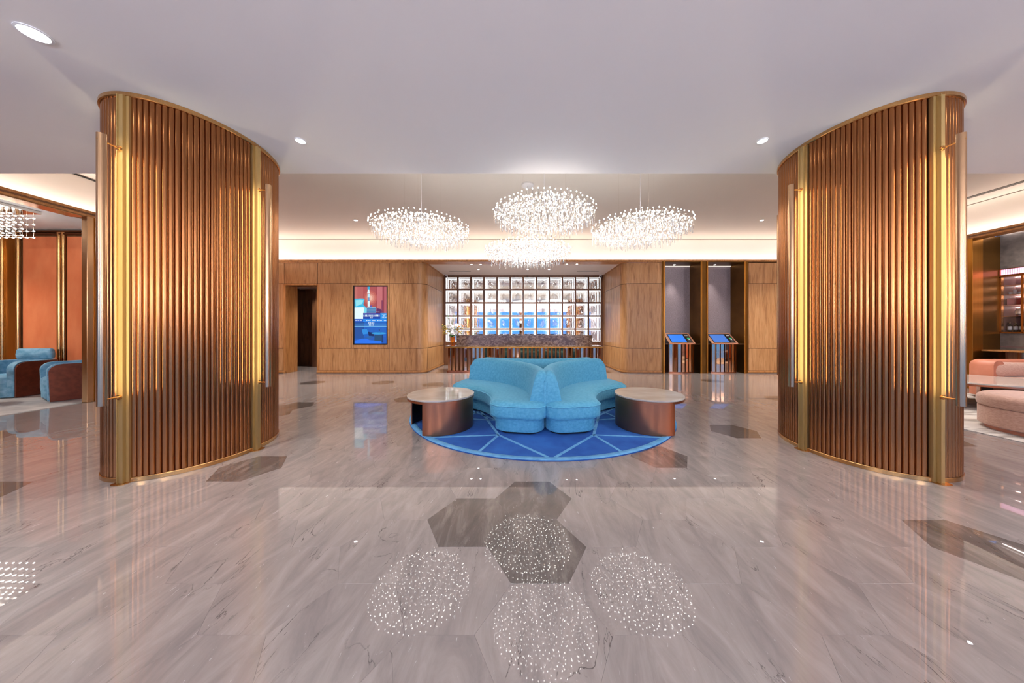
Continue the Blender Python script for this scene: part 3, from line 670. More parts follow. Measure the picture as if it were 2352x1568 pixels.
downlight(xw(1750, 7.39), 7.39, UZ, .05, 'tiny downlight in the upper ceiling right of the chandeliers', DOWN_W*1.8, 105)
for x, y, w in ((-6.5, 7.3, 'left pillar, near the oak wall'), (-5.6, 5.6, 'left pillar, mid hall'), (7.9, 7.3, 'right pillar, near the oak wall'), (6.5, 5.6, 'right pillar, mid hall')):  # lamps added where the pillars hide them, to brighten floor and oak wall
    downlight(x, y, UZ, .05, 'tiny added upper ceiling downlight hidden behind the '+w, DOWN_W*1.7, 100)
for px, py, w, s in ((1083, 607, 1, 'first'), (1104, 607, 1, 'second'), (1099, 618, 1, 'first'), (1212, 618, 1, 'second'), (1261, 618, 1, 'third'), (1302, 606, 1, 'third'), (1325, 606, 1, 'fourth')):
    Y = (RZ-H)*F/(CY-py); downlight(xw(px, Y), Y, RZ, .04, 'downlight in the recess ceiling, %s from left in the row %s' % (s, 'nearer the crystal wall' if py > 610 else 'nearer the hall'), DOWN_W*1.3, group='recess downlights')
for x, s in ((4.72, 'left'), (5.96, 'right')): downlight(x, WY+.33, 3.284, .04, 'spot lamp in the top of the %s kiosk niche' % s, DOWN_W*.5, 55, 'niche spot lamps')

# ------------------------------------------------------------------ chandeliers
def spray(seed):
    rd = random.Random(seed); arms, beads, drops = MB(), MB(), MB(); Rm = .74; n = 250; ga = PI*(3-math.sqrt(5))
    for i in range(n):
        r = Rm*math.sqrt((i+.5)/n); th = i*ga; c, s = math.cos(th), math.sin(th); q = r/Rm
        x, y = r*c, r*s
        zt = .10*(1-q**3)+rd.uniform(-.015, .04)            # bead on top
        if q > .9: zt -= .02
        beads.ball((x, y, zt), rd.uniform(.009, .011), 6, 4)
        for k in range(2):                                       # two fine arms curl down from each bead
            t2 = th+rd.uniform(-1, 1)+PI*k; w = rd.uniform(.02, .05); dx, dy = w*math.cos(t2), w*math.sin(t2)
            arms.tube([(x, y, zt), (x+dx*.7, y+dy*.7, zt-.012), (x+dx, y+dy, zt-.06), (x+dx*1.3, y+dy*1.3, zt-rd.uniform(.10, .2))], .0016, 3)
        # hanging drop with its lamp below the tray
        zb = -.06-.05*(1-q*q)+rd.uniform(-.03, .03); x2, y2 = x+rd.uniform(-.02, .02), y+rd.uniform(-.02, .02)
        arms.tube([(x2*.9, y2*.9, 0.02), (x2*.98, y2*.98, zb*.4), (x2, y2, zb)], .0017, 3)
        if i % 2 == 0: beads.ball((x2, y2, zb), .0075, 6, 4)
        drops.lathe([(.0012, -.085), (.0055, -.075), (.0045, -.05), (.0022, -.02), (.006, -.004), (.001, .006)], 5, (x2, y2, zb-.008))
    for i in range(64):                                         # outer cage of curved wires
        th = 2*PI*i/64; c, s = math.cos(th), math.sin(th); e = rd.uniform(.74, .80)
        arms.tube([(.35*c, .35*s, -.02), (.62*c, .62*s, -.05), (e*.97*c, e*.97*s, -.01), (e*c, e*s, .045)], .0017, 3)
        t2 = th+.05; arms.tube([(.6*math.cos(t2), .6*math.sin(t2), .05), (.75*math.cos(t2), .75*math.sin(t2), .01), (.78*math.cos(t2), .78*math.sin(t2), -.07)], .0015, 3)
        beads.ball((e*.985*c, e*.985*s, .05), .0085, 6, 4)
    return arms.mesh('arms', 'chrome', 60), beads.mesh('led_beads', 'bead', 60), drops.mesh('crystal_drops', 'drop', 60)
spr = spray(5)
ring_me = MB().tube([(.34*math.cos(2*PI*i/36), .34*math.sin(2*PI*i/36), -.01) for i in range(37)], .007, 6).tube([(.62*math.cos(2*PI*i/48), .62*math.sin(2*PI*i/48), -.02) for i in range(49)], .005, 6).mesh('ring_frame', 'chrome', 60)
for X, Y, Z, sc, rz, lab in ((-1.63, 4.84, 2.90, 1.0, .3, 'sparkling LED spray chandelier above the left side of the sofas'), (.34, 4.28, 2.93, .94, 1.1, 'sparkling LED spray chandelier nearest the entrance, above the middle'),
                             (1.95, 4.81, 2.91, .99, 2.2, 'sparkling LED spray chandelier above the right side of the sofas'), (.13, 5.59, 2.735, 1.04, 3.9, 'lower sparkling LED spray chandelier hanging in front of the reception')):
    t = thing('chandelier', lab, 'chandelier', (X, Y, Z), rz, 'LED spray chandeliers')
    for nm, me in zip(('arms', 'led_beads', 'crystal_drops'), spr):
        o = place(nm, me, t, kind='stuff'); o.scale = (sc, sc, 1)
    o = place('ring_frame', ring_me, t); o.scale = (sc, sc, 1)
    MB().cyl((0, 0, .0), (0, 0, .13), .03, .02, 12).build('hub', 'chrome', t, smooth=40)
    hz = UZ-Z
    MB().lathe([(.10, hz-.035), (.115, hz-.03), (.115, hz)], 28).build('canopy', 'white', t, smooth=40)
    MB().cyl((0, 0, .12), (0, 0, hz-.03), .003, None, 6).build('cable', 'white', t)
    for k in range(3):
        a = 2*PI*k/3+.4; MB().cyl((.34*math.cos(a), .34*math.sin(a), 0), (.34*math.cos(a), .34*math.sin(a), hz), .0012, None, 5).build('hanging_wire', 'chrome', t)

# ------------------------------------------------------------------ rug, sofas, round tables
RCX, RCY, RR_ = .303, 4.80, 1.98
rug = thing('round_rug', 'large round blue rug with light blue border and crossing lines', 'rug', (RCX, RCY, 0))
MB().cushion(circ(RR_, 128), [(0, .001), (0, .009), (.004, .012)]).build('pile', 'rug', rug, smooth=40)
n = 128; ring = lambda q, z: [(q*math.cos(2*PI*i/n), q*math.sin(2*PI*i/n), z) for i in range(n)]
MB().loft([ring(RR_-.075, .012), ring(RR_-.073, .0142), ring(RR_-.006, .0142), ring(RR_-.002, .011)], caps=False).build('border', 'rug_light', rug, smooth=50)
def rl(p, q, w=.034):
    (x0, y0), (x1, y1) = p, q; l = math.hypot(x1-x0, y1-y0); ux, uy = (x1-x0)/l, (y1-y0)/l
    r = RR_-.07
    for s_ in (0, 1):
        if math.hypot(x1, y1) > r:
            bq = x0*ux+y0*uy; t = -bq+math.sqrt(bq*bq-(x0*x0+y0*y0-r*r)); x1, y1 = x0+ux*t, y0+uy*t
    nx, ny = -uy*w/2, ux*w/2
    MB().prism([(x0+nx, y0+ny), (x0-nx, y0-ny), (x1-nx, y1-ny), (x1+nx, y1+ny)], .012, .0145).build('inlay_line', 'rug_light', rug)
for k in range(3):
    c, s = math.cos(2*PI*k/3), math.sin(2*PI*k/3); R_ = lambda p: (p[0]*c-p[1]*s, p[0]*s+p[1]*c)
    for m_ in (-1, 1):
        A_ = (m_*.566, -1.29)
        for q in ((0, -1.95), (m_*.75, -1.83), (m_*1.45, -1.385), (m_*1.15, .44)): rl(R_(A_), R_(q))
        rl(R_((0, -.86)), R_((m_*1.45, -.545)))
def polar(s, r, c): return (c-r*math.cos(s), r*math.sin(s))
def sofa_meshes():
    c = 1.975; rm = 1.34
    def shape(r0, r1, half, rad):
        pl = subdiv(rrect(2*half*rm, r1-r0, rad, 8), .06)
        return [polar(x/rm, (r0+r1)/2-y, c) for x, y in pl]
    seat = shape(.985, 1.70, math.radians(45), .20)
    # orientation check
    ar = sum(seat[i][0]*seat[(i+1) % len(seat)][1]-seat[(i+1) % len(seat)][0]*seat[i][1] for i in range(len(seat)))
    fx = (lambda p: p) if ar > 0 else (lambda p: list(reversed(p)))
    seat = fx(seat); base = fx(shape(1.045, 1.66, math.radians(42.5), .20)); foot = fx(shape(1.10, 1.62, math.radians(40.5), .16))
    sm_ = MB().cushion(seat, [(.03, .205), (.008, .215), (0, .24), (0, .33), (.006, .362), (.022, .385), (.05, .400), (.10, .408)]).mesh('seat', 'velvet', 60)
    pm = MB().cushion(inset(seat, .0), [(.0, .350), (-.006, .357), (.0, .364)]).mesh('piping', 'velvet', 60)
    bm_ = MB().cushion(base, [(.004, .045), (0, .055), (0, .21)]).mesh('base', 'velvet', 50)
    fm = MB().cushion(foot, [(0, .013), (0, .05)]).mesh('plinth', 'black', 50)
    prof = [(1.70, .30), (1.70, .64), (1.695, .70), (1.675, .745), (1.64, .768), (1.60, .768), (1.565, .748), (1.545, .71), (1.535, .66), (1.475, .36), (1.475, .30)]
    n_ = 60; hf = math.radians(39.5); v = []; f = []; k = len(prof); rc = .13
    for i in range(n_+1):
        u = -1+2*i/n_; u = math.copysign(abs(u)**.8, u); a = u*hf; d = (1-abs(u))*hf*1.6
        zm = .635+math.sqrt(max(0, rc*rc-(rc-min(d, rc))**2))*(.133/.13)
        for r, z in prof:
            x, y = polar(a, r, c); v.append((x, y, z if z <= .64 else .64+(z-.64)*max(0.0, (zm-.635))/.133))
    for i in range(n_):
        for j in range(k):
            a_, b_ = i*k+j, i*k+(j+1) % k; f.append((a_, b_, b_+k, a_+k))
    f.append(tuple(range(k))[::-1]); f.append(tuple(range(n_*k, n_*k+k)))
    mb = MB().add(v, f); me = mb.mesh('backrest', 'velvet', 50)
    bmx = bmesh.new(); bmx.from_mesh(me); bmesh.ops.recalc_face_normals(bmx, faces=bmx.faces); bmx.to_mesh(me); bmx.free(); me.set_sharp_from_angle(angle=math.radians(50))
    return sm_, pm, bm_, fm, me
sms = sofa_meshes()
for ang, lab in ((-147.5, 'curved blue velvet sofa wrapping the left copper table'), (-32.5, 'curved blue velvet sofa wrapping the right copper table'), (90, 'curved blue velvet sofa facing away, towards the reception desk')):
    t = thing('curved_sofa', lab, 'sofa', (RCX, RCY, 0), math.radians(ang), 'three curved sofas back to back')
    seat = place('seat', sms[0], t); place('piping', sms[1], seat); place('base', sms[2], t); place('plinth', sms[3], t, label='black recessed plinth'); place('backrest', sms[4], t)
def drum_table(x, y, r, h, a0, a1, lab, group='copper drum tables'):
    """round stone top on a curved copper sheet that is left open between a1 and a0 (degrees)"""
    t = thing('drum_table', lab, 'side table', (x, y, .0), 0, group)
    z0 = .0145
    MB().lathe([(r-.006, h-.024), (r, h-.02), (r, h-.004), (r-.004, h)], 72).build('top', 'table_stone', t, smooth=40)
    MB().lathe([(r-.004, h-.05), (r-.002, h-.048), (r-.002, h-.024)], 72).build('top_band', 'copper', t, smooth=40)
    n = 48; o = [((r-.012)*math.cos(math.radians(a0+(a1-a0)*i/n)), (r-.012)*math.sin(math.radians(a0+(a1-a0)*i/n))) for i in range(n+1)]
    k = [((r-.024)*math.cos(math.radians(a1-(a1-a0)*i/n)), (r-.024)*math.sin(math.radians(a1-(a1-a0)*i/n))) for i in range(n+1)]
    MB().prism(o+k, z0, h-.05).build('drum', 'copper', t, smooth=40)
    o = [((r-.025)*math.cos(math.radians(a0+1+(a1-a0-2)*i/n)), (r-.025)*math.sin(math.radians(a0+1+(a1-a0-2)*i/n))) for i in range(n+1)]
    k = [((r-.028)*math.cos(math.radians(a1-1-(a1-a0-2)*i/n)), (r-.028)*math.sin(math.radians(a1-1-(a1-a0-2)*i/n))) for i in range(n+1)]
    MB().prism(o+k, z0, h-.051).build('lining', 'black', t, smooth=40, label='black inner lining')
drum_table(-1.04, 3.87, .425, .435, -107, 176, 'round copper drum table with grey stone top left of the sofas')
drum_table(1.675, 3.87, .425, .435, 16, 291, 'round copper drum table with grey stone top right of the sofas')

# ------------------------------------------------------------------ left wall and the lounge behind it
LO0, LO1 = 1.2, 5.13           # opening along y
w_ = MB().box(LX-.06, LX-.02, LO1+.08, WY, 0, WZ-.1).box(LX-.25, LX, BK, LO0, 0, WZ-.1)
wall_left = w_.build('wall_left', 'wood_dark', **STR)
for y0, y1 in ((5.22, 6.1), (6.2, 7.4), (7.5, 8.6)):
    MB().box(LX-.02, LX-.006, y0+.05, y1-.05, .86, 3.06).build('panel', 'orange', wall_left); MB().box(LX-.02, LX-.006, y0+.05, y1-.05, .1, .8).build('panel', 'leather', wall_left)
    for z0, z1 in ((.04, .10), (.79, .87), (3.05, 3.12)): MB().box(LX-.02, LX+.02, y0, y1, z0, z1).build('rail', 'gold', wall_left, bevel=.004)
    for a in (y0, y1-.05): MB().box(LX-.02, LX+.02, a, a+.05, .04, 3.12).build('stile', 'gold', wall_left, bevel=.004)
t3 = MB().box(LX-.26, LX+.03, LO0-.1, WY, 3.25, 3.31).box(LX-.01, LX+.03, LO0-.1, WY, 3.31, WZ).build('trim_6', 'wood_trim', bevel=.005, **STR)
MB().box(LX+.03, LX+.045, LO0-.1, WY, 3.285, 3.31).build('bead_moulding', 'wood_dark', t3)
MB().box(LX-.25, LX+.0, LO0, LO1, 3.235, 3.25).build('soffit_sheet', 'steel', t3)
p_ = MB().box(LX-.065, LX+.035, LO1, LO1+.09, 0, 3.25).build('trim_7', 'steel', bevel=.006, **STR)
MB().box(LX-.02, LX+.06, LO1+.09, LO1+.16, 0, 3.25).build('post_moulding', 'gold', p_, bevel=.006)
LBY = 6.35
wb = MB().box(-13, LX-.3, LBY, LBY+.1, 0, 3.42).build('wall_lounge_back', 'wood_dark', **STR)
XB = lambda px: (px-CX)*LBY/F
MB().box(-12.6, XB(9), LBY-.02, LBY, .0, 3.4).build('panel', 'wood', wb)
MB().box(XB(15), XB(41), LBY-.02, LBY, .1, 3.3).build('panel', 'gold', wb)
for a, b_ in ((57, 138), (158, 215)): MB().box(XB(a), XB(b_), LBY-.025, LBY, .45, 3.28).build('panel', 'orange', wb, bevel=.004)
for a in (11, 48, 142, 152): MB().cyl((XB(a), LBY-.03, .0), (XB(a), LBY-.03, 3.36), .036, None, 12).build('moulding', 'brass', wb, smooth=50)
for z in (3.31, 3.36): MB().box(-12.6, LX-.25, LBY-.06, LBY, z, z+.035).build('moulding', 'core', wb, bevel=.006)
MB().box(-13, LX-.36, BK, LBY+.1, 3.42, 3.5).build('ceiling_lounge', 'paint', **STR)
MB().box(-13.1, -13, BK, LBY+.1, 0, 3.5).build('wall_lounge_left', 'wood', **STR)
MB().box(-13, LX-.25, BK-.1, BK, 0, 3.5).build('wall_lounge_front', 'wood', **STR)
cp = MB().box(-12.9, LX-.07, LO0+.01, LBY-.05, .001, .008).build('lounge_carpet', 'carpet'); cp['label'] = 'pale grey carpet under the blue lounge chairs on the left'; cp['category'] = 'carpet'
for x, y in ((-9, 4.9), (-11, 4.9), (-9, 2.6), (-11, 2.6)): downlight(x, y, 3.42, .05, 'added lounge ceiling downlight %s the opening, %s row' % ('nearer' if x > -10 else 'farther from', 'back' if y > 4 else 'front'), 120, 120, 'added lounge downlights')  # unseen lamps added to brighten the orange lounge wall
# rod and crystal ceiling light
cl_ = thing('crystal_rod_light', 'square grid ceiling light of hanging lit rods in the left lounge', 'chandelier', (-9.35, 4.95, 3.42))
MB().box(-.62, .62, -.42, .42, -.05, 0).build('canopy', 'chrome', cl_)
rods, cub = MB(), MB()
for i in range(10):
    for j in range(7):
        x, y = -.56+.1245*i, -.37+.1235*j; rods.cyl((x, y, -.05), (x, y, -.50), .0035, None, 5)
        for k in range(4): cub.box(x-.009, x+.009, y-.009, y+.009, -.14-.115*k-.008, -.14-.115*k+.008)
rods.build('rods', 'chrome', cl_, kind='stuff'); cub.build('lit_cubes', 'bead2' if False else M['bead'], cl_, kind='stuff')
grid = MB()
for k in range(4):
    for i in range(10): grid.cyl((-.56+.1245*i, -.37, -.14-.115*k), (-.56+.1245*i, .37, -.14-.115*k), .003, None, 4)
    for j in range(7): grid.cyl((-.56, -.37+.1235*j, -.14-.115*k), (.56, -.37+.1235*j, -.14-.115*k), .003, None, 4)
grid.build('cross_bars', 'chrome', cl_, kind='stuff')
# barrel armchairs: leather shell, velvet lining and seat
def barrel_chair(x, y, rz, lab, head=False):
    """local -y is the front"""
    t = thing('barrel_chair', lab, 'armchair', (x, y, .008), rz, 'blue barrel chairs in the lounge')
    W_, D_ = .40, .38
    def wrap(off, n=40):
        pts = [(-W_+off, -D_)]
        for i in range(n+1):
            a = PI-PI*i/n; pts.append(((W_-off)*math.copysign(abs(math.cos(a))**.6, math.cos(a)), -.02+(D_-off+.02)*abs(math.sin(a))**.6))
        pts.append((W_-off, -D_)); return pts
    def wall(o0, o1, z0, z1, name, mat, front):
        # outside ring leans out towards the top, front corners rounded
        a, b2 = wrap(o0), wrap(o1); k = len(a); v = []; f = []
        hh = z1-z0; zs = [(z, .05*(z1-z)/hh+(.012 if z == z1 else .003 if z > z1-.02 else 0)) for z in (z0, z0+hh*.5, z1-.14, z1-.11, z1-.08, z1-.055, z1-.03, z1-.012, z1)]
        for z, d in zs:
            for ring_, s_ in ((a, 1), (b2, -1)):
                for i, (px, py) in enumerate(ring_):
                    s = 1-d*.9; e = z1-z; fr = min(1, max(0, (py+D_)/.14)); lift = 0
                    py2 = py+(.14-math.sqrt(max(0, .0196-(.14-min(e, .14))**2)) if py < -D_+.02 else 0)
                    v.append((px*s, py2*s+(front if py < -D_+.02 else 0), z if s_ > 0 or z < z1 else z))
        for j in range(len(zs)-1):
            b0, b1 = j*2*k, (j+1)*2*k
            for i in range(k-1):
                f += [(b0+i, b0+i+1, b1+i+1, b1+i), (b0+k+i+1, b0+k+i, b1+k+i, b1+k+i+1)]
            f += [(b0+k, b0, b1, b1+k), (b0+k-1, b0+2*k-1, b1+2*k-1, b1+k-1)]
        tp = (len(zs)-1)*2*k
        for i in range(k-1): f += [(tp+i, tp+i+1, tp+k+i+1, tp+k+i), (i+1, i, k+i, k+i+1)]
        me = MB().add(v, f).mesh(name, mat, 50)
        bmx = bmesh.new(); bmx.from_mesh(me); bmesh.ops.recalc_face_normals(bmx, faces=bmx.faces); bmx.to_mesh(me); bmx.free(); me.set_sharp_from_angle(angle=math.radians(50))
        return place(name, me, t)
    sh = wall(0, .02, .01, .66, 'shell', 'leather', .012)
    for i in range(8, 35, 4):
        p = wrap(-.002)[i]; MB().cyl((p[0]*.955, p[1]*.955, .03), (p[0]*.995, p[1]*.995, .63), .004, None, 5).build('seam', 'leather', sh)
    wall(.019, .12, .02, .672, 'lining', 'velvet2', 0)
    sp_ = subdiv(rrect(.60, .66, .12), .05)
    MB().cushion(sp_, [(.05, .0), (.02, .03), (.0, .2), (.0, .34), (.012, .38), (.05, .405), (.10, .412)]).build('seat', 'velvet2', t, loc=(0, -.06, .01), smooth=60)
    if head:
        MB().cushion(subdiv(rrect(.56, .10, .045), .05), [(.03, .0), (.004, .03), (0, .1), (.01, .19), (.035, .215)]).build('head_cushion', 'velvet2', t, loc=(.0, .28, .675), smooth=60)
barrel_chair(-9.80, 5.72, .22, 'blue velvet barrel chair with a raised head cushion in the left lounge', True)
barrel_chair(-8.36, 5.60, -.46, 'blue velvet barrel chair with brown ribbed leather back beside the lounge post')
st = thing('pedestal_table', 'small round orange-brown wooden pedestal table in the left lounge', 'side table', (-9.22, 4.85, .008))
MB().lathe([(.25, .535), (.30, .545), (.30, .558), (.28, .562)], 48).build('top', 'wood_trim', st, smooth=40); MB().cyl((0, 0, .015), (0, 0, .54), .025, None, 16).build('stem', 'brass', st, smooth=40); MB().lathe([(.2, 0), (.2, .01), (.03, .02)], 32).build('foot', 'brass', st, smooth=40)

# ------------------------------------------------------------------ right wall, bar niche, pink seating
RO0, RO1 = 1.0, 6.36
MB().box(RX, RX+.25, RO1+.12, WY, 0, WZ-.1).box(RX, RX+.25, BK, RO0, 0, WZ-.1).build('wall_right', 'wood', **STR)
t4 = MB().box(RX-.03, RX+.26, RO0-.1, WY, 3.25, 3.31).box(RX-.03, RX+.01, RO0-.1, WY, 3.31, WZ).build('trim_8', 'wood_trim', bevel=.005, **STR)
MB().box(RX-.045, RX-.03, RO0-.1, WY, 3.285, 3.31).build('bead_moulding', 'wood_dark', t4)
MB().box(RX-.03, RX+.2, RO1, RO1+.12, 0, 3.25).build('trim_9', 'gold', bevel=.006, **STR)
BX = 10.42
MB().box(RX+.1, BX+.4, RO1+.042, RO1+.1, 0, 3.3).build('wall_bar_side', 'gold_dark', **STR)
wbar = MB().box(BX, BX+.1, RO0, RO1+.1, 0, .9).box(BX, BX+.1, RO0, RO1+.1, 2.65, 3.4).box(BX, BX+.1, RO0, 3.04, .9, 2.65).build('wall_bar', 'plaster', **STR)
MB().box(BX-.03, BX-.005, RO0, RO1, 3.33, 3.345).build('light_strip', 'led_shelf', wbar)
MB().box(RX+.36, BX+.1, RO0, RO1+.1, 3.4, 3.46).build('ceiling_bar', 'paint', **STR)
# glazed cabinet let into the bar wall, seen at a slant
cb = thing('bar_cabinet', 'bronze glazed cabinet with pink light box over its shelves in the bar wall', 'cabinet', (BX, 0, 0))
cy0, cy1, bay = 3.04, RO1+.04, .28
MB().box(.0, .34, cy0, cy1, .9, .93).box(.32, .34, cy0, cy1, .93, 2.65).box(0, .34, cy1-.008, cy1, .93, 2.65).box(0, .34, cy0, cy0+.01, .93, 2.65).box(0, .34, cy0, cy1, 2.62, 2.65).build('carcass', 'mauve', cb)
nb = int((cy1-cy0)/bay)
for i in range(nb+1): MB().box(-.03, .02, cy1-bay*i-.028, cy1-bay*i, 1.22, 2.42).build('stile', 'bronze', cb)
for a in (1.20, 2.41): MB().box(-.03, .02, cy0, cy1, a, a+.03).build('rail', 'bronze', cb)
MB().box(-.006, .0, cy0, cy1, .92, 1.2).build('apron', 'plaster', cb)
lb = MB().box(-.04, .02, cy0, cy1, 2.44, 2.455).box(-.04, .02, cy0, cy1, 2.57, 2.585).box(-.04, .02, cy1-.014, cy1, 2.455, 2.57).build('light_box_frame', 'copper', cb)
MB().box(-.01, .01, cy0, cy1-.014, 2.455, 2.57).build('light_box', 'led_pink', lb)
MB().box(-.002, .01, cy0, cy1, 2.585, 2.65).build('head_apron', 'plaster', cb)
fl = MB().cyl((-.012, 0, 2.455), (-.012, 0, 2.57), .003, None, 4).mesh('reed', 'white')
for i in range(50): place('reed', fl, lb, (0, cy1-.03-.022*i, 0))
for z in (1.56, 1.80, 2.02, 2.22):
    s_ = MB().box(.03, .32, cy0, cy1-.01, z, z+.012).build('shelf', 'rose_metal', cb); MB().box(.29, .315, cy0, cy1-.02, z+.19, z+.196).build('shelf_light', 'led_shelf', s_)
for i in range(nb): MB().box(-.012, -.008, cy1-bay*(i+1), cy1-bay*i-.028, 1.23, 2.41).build('glass_pane', 'pane', cb)
for i in range(9):
    y = cy1-.075-.075*(i % 3)-bay*(i//3)
    t = thing('pump_bottle', 'dark pump bottle with white label, %s from left on the bar cabinet floor' % colnames[i], 'bottle', (BX+.08, y, 1.235), 0, 'bottles in the bar cabinet')
    MB().lathe([(.026, 0), (.029, .01), (.029, .13), (.012, .16), (.012, .18)], 14).build('glass', 'black', t, smooth=40); MB().lathe([(.0295, .04), (.0295, .115)], 14).build('paper_label', 'white', t, smooth=40)
    MB().cyl((0, 0, .18), (0, 0, .205), .006, None, 8).cyl((0, 0, .202), (-.045, 0, .20), .006, .004, 8).build('pump', 'chrome', t)
MB().box(.02, .32, cy0, cy1-.01, 1.221, 1.233).build('shelf', 'core', cb)
for i in range(12):
    y = cy1-.06-.055*(i % 4)-bay*(i//4); big = i % 2 == 1
    t = MB().lathe([(.02, 0), (.023, .01), (.025, .10 if big else .05), (.022, .10 if big else .05), (.02, .012)], 14).build('cup', 'white', smooth=40, loc=(BX+.12, y, 2.034))
    t['label'] = '%s white cup on the upper bar cabinet shelf, %s from the left' % ('tall' if big else 'short', colnames[i]); t['category'] = 'cup'; t['group'] = 'cups in the bar cabinet'
M['box_red'] = pmat('red_card', S(176, 66, 74), .5); M['box_pink'] = pmat('pink_card', S(222, 150, 156), .5)
for i in range(6):
    y = cy1-.09-.12*(i % 2)-bay*(i//2)
    t = MB().box(-.05, .05, -.05, .05, 0, .13).build('gift_box', 'box_red' if i % 3 else 'box_pink', loc=(BX+.12, y, 1.814), bevel=.004)
    t['label'] = '%s gift box on the middle bar cabinet shelf, %s from the left' % ('red' if i % 3 else 'pink', colnames[i]); t['category'] = 'box'; t['group'] = 'gift boxes in the bar cabinet'
t = thing('cake_stand', 'glass domed cake stand on the lower bar cabinet shelf', 'cake stand', (BX+.13, 6.22, 1.574))
MB().lathe([(.03, 0), (.015, .02), (.075, .035), (.075, .043)], 24).build('stand', 'white', t, smooth=40); MB().lathe([(.068, .044), (.068, .10), (.05, .145), (.01, .155), (.012, .17), (.004, .175)], 24).build('dome', 'crystal', t, smooth=50)
# bar counter in front of it
bc = thing('bar_counter', 'narrow wood edged bar counter with copper uprights behind the peach sofa', 'counter', (10.0, 0, 0))
MB().box(-.06, .4, 2.5, RO1+.03, .82, .85).build('top', 'wood_trim', bc, bevel=.005); MB().box(.06, .36, 2.6, 6.2, 0, .82).build('front', 'wood_dark', bc)
for i in range(14): MB().box(.0, .06, 6.08-.24*i, 6.17-.24*i, 0, .82).build('upright', 'mirror_copper', bc)
# rug, sofa, table and ottoman on the right
def arcp(cx, cy, r0, r1, a0, a1, n=40):
    A_ = [math.radians(a0+(a1-a0)*i/n) for i in range(n+1)]
    return [(cx+r1*math.cos(a), cy+r1*math.sin(a)) for a in A_]+[(cx+r0*math.cos(a), cy+r0*math.sin(a)) for a in reversed(A_)]
M['rug_vein'] = noisy('veined_rug', S(206, 198, 190), S(150, 140, 132), 2.2, (1, 7, 1), .95, detail=7, lo=.5, hi=.62)
vr = MB().prism([(5.62, 3.05), (9.4, 3.05), (9.4, 5.9), (5.62, 5.9)], .001, .009).build('veined_rug', 'rug_vein'); vr['label'] = 'pale rug with dark streaks under the pink ottoman'; vr['category'] = 'rug'
ot = thing('ottoman', 'round pink boucle ottoman on the pale streaked rug', 'ottoman', (6.46, 3.46, .009))
MB().cushion(circ(.58, 64), [(.03, 0), (.03, .045)]).build('plinth', 'peach', ot, smooth=50)
MB().cushion(circ(.60, 64), [(.02, .045), (0, .06), (0, .27), (.015, .285)]).build('base', 'pink', ot, smooth=50)
MB().cushion(circ(.61, 64), [(.03, .285), (.006, .295), (0, .32), (0, .38), (.01, .41), (.04, .435), (.1, .446), (.3, .45)]).build('cushion', 'pink', ot, smooth=60)
drum_table(7.75, 5.02, .80, .44, -115, 30, 'wide copper drum table behind the pink ottoman', 'copper drum tables in the right lounge')
ps = thing('peach_sofa', 'rounded peach leather sofa with pink seat behind the wide copper table', 'sofa', (9.155, 5.3, .0))
def ssec(w, d, r): return subdiv(rrect(w, d, r, 8), .08)
MB().cushion(ssec(1.36, .84, .3), [(.04, .05), (.0, .09), (0, .34), (.02, .4), (.06, .425)]).build('seat', 'pink', ps, smooth=60, loc=(0, -.08, 0))
o = [(-.62, .02)]+[(-.62+.24*(1-math.cos(math.radians(90*i/10))), .18+.24*math.sin(math.radians(90*i/10))) for i in range(11)]+[(.62-.24*(1-math.cos(math.radians(90-90*i/10))), .18+.24*math.sin(math.radians(90-90*i/10))) for i in range(11)]+[(.62, .02)]
pth = o; back = MB(); rings = []
for i, (x, y) in enumerate(pth):
    x0, y0 = pth[max(i-1, 0)]; x1, y1 = pth[min(i+1, len(pth)-1)]; l = math.hypot(x1-x0, y1-y0); nx, ny = (y1-y0)/l, -(x1-x0)/l
    rings.append([(x+nx*u, y+ny*u, z) for u, z in ((0, .06), (0, .62), (.02, .68), (.07, .715), (.13, .715), (.18, .68), (.2, .62), (.2, .06))])
me = back.loft(rings).mesh('backrest', 'peach', 50)
bmx = bmesh.new(); bmx.from_mesh(me); bmesh.ops.recalc_face_normals(bmx, faces=bmx.faces); bmx.to_mesh(me); bmx.free(); me.set_sharp_from_angle(angle=math.radians(50)); place('backrest', me, ps)
MB().cushion(ssec(1.26, .74, .25), [(0, .0), (0, .06)]).build('plinth', 'black', ps, loc=(0, -.05, 0))
pc = MB(); rings = []
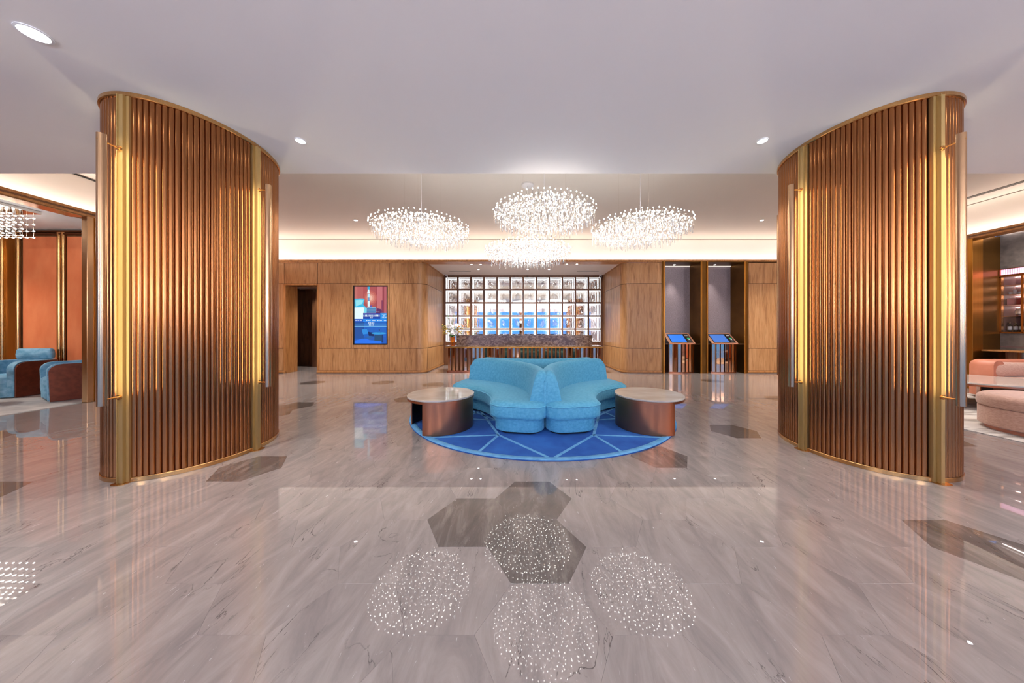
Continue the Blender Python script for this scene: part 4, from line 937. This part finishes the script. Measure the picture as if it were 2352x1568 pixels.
for i in range(17):
    u = -1+2*i/16; k = math.sqrt(max(.02, 1-abs(u)**6)); rings.append([(u*.52, .075*k*math.cos(2*PI*j/20), (.13+.03*abs(u)**4)*k**.5*math.sin(2*PI*j/20)) for j in range(20)])
me = pc.loft(rings).mesh('bolster_cushion', 'pink', 60)
bmx = bmesh.new(); bmx.from_mesh(me); bmesh.ops.recalc_face_normals(bmx, faces=bmx.faces); bmx.to_mesh(me); bmx.free()
pcu = place('bolster_cushion', me, None, (9.06, 5.36, .55), rot=(-.2, .02, 0)); pcu['label'] = 'long pink boucle cushion lying on the peach sofa'; pcu['category'] = 'cushion'
for y in (5.6, 4.2, 2.8): spot((10.1, y, 3.3), 26, 150, col=(1, .9, .84))
for x, y in ((7.6, 5.0), (7.6, 6.8)): downlight(x, y, UZ, .05, 'upper ceiling downlight over the right lounge, %s' % ('above the copper table' if y < 6 else 'beyond the sofa'), DOWN_W*.8)
MB().box(RX+.1, BX+.6, RO0-.1, RO0, 0, 3.4).build('wall_bar_front', 'plaster', **STR)

# ------------------------------------------------------------------ entrance front behind the camera
ef = MB().box(-13, 12.5, BK-.1, BK, 2.95, LZ).build('wall_front', 'paint', **STR)
for x in (-8.4, -4.2, 0, 4.2, 8.4, 12.2): MB().box(x-.12, x+.12, BK-.1, BK, 0, 2.95).build('mullion', 'core', ef)
MB().box(RX+.25, RX+.35, BK, RO0, 0, LZ).build('wall_right_front', 'wood', **STR)
for i, x in enumerate((-8.4, -4.2, 0, 4.2, 8.4)):           # added unseen uplighters on the mullions brighten the ceiling
    t = thing('added_uplighter', 'added fill uplighter on the entrance front behind the view, %s from the left' % colnames[i], 'added fill light', (x, BK+.08, 2.0), group='added fill uplighters on the entrance front')
    MB().lathe([(.02, -.16), (.08, -.12), (.12, 0), (.11, 0), (.07, -.10), (.015, -.13)], 24).build('bowl', 'brass', t, smooth=40); MB().box(-.03, .03, -.09, 0, -.13, -.10).build('bracket', 'brass', t)
    spot((0, .05, .06), UP_W, 165, 1., (.97, .95, 1), .08, t, (math.radians(180-38), 0, 0))
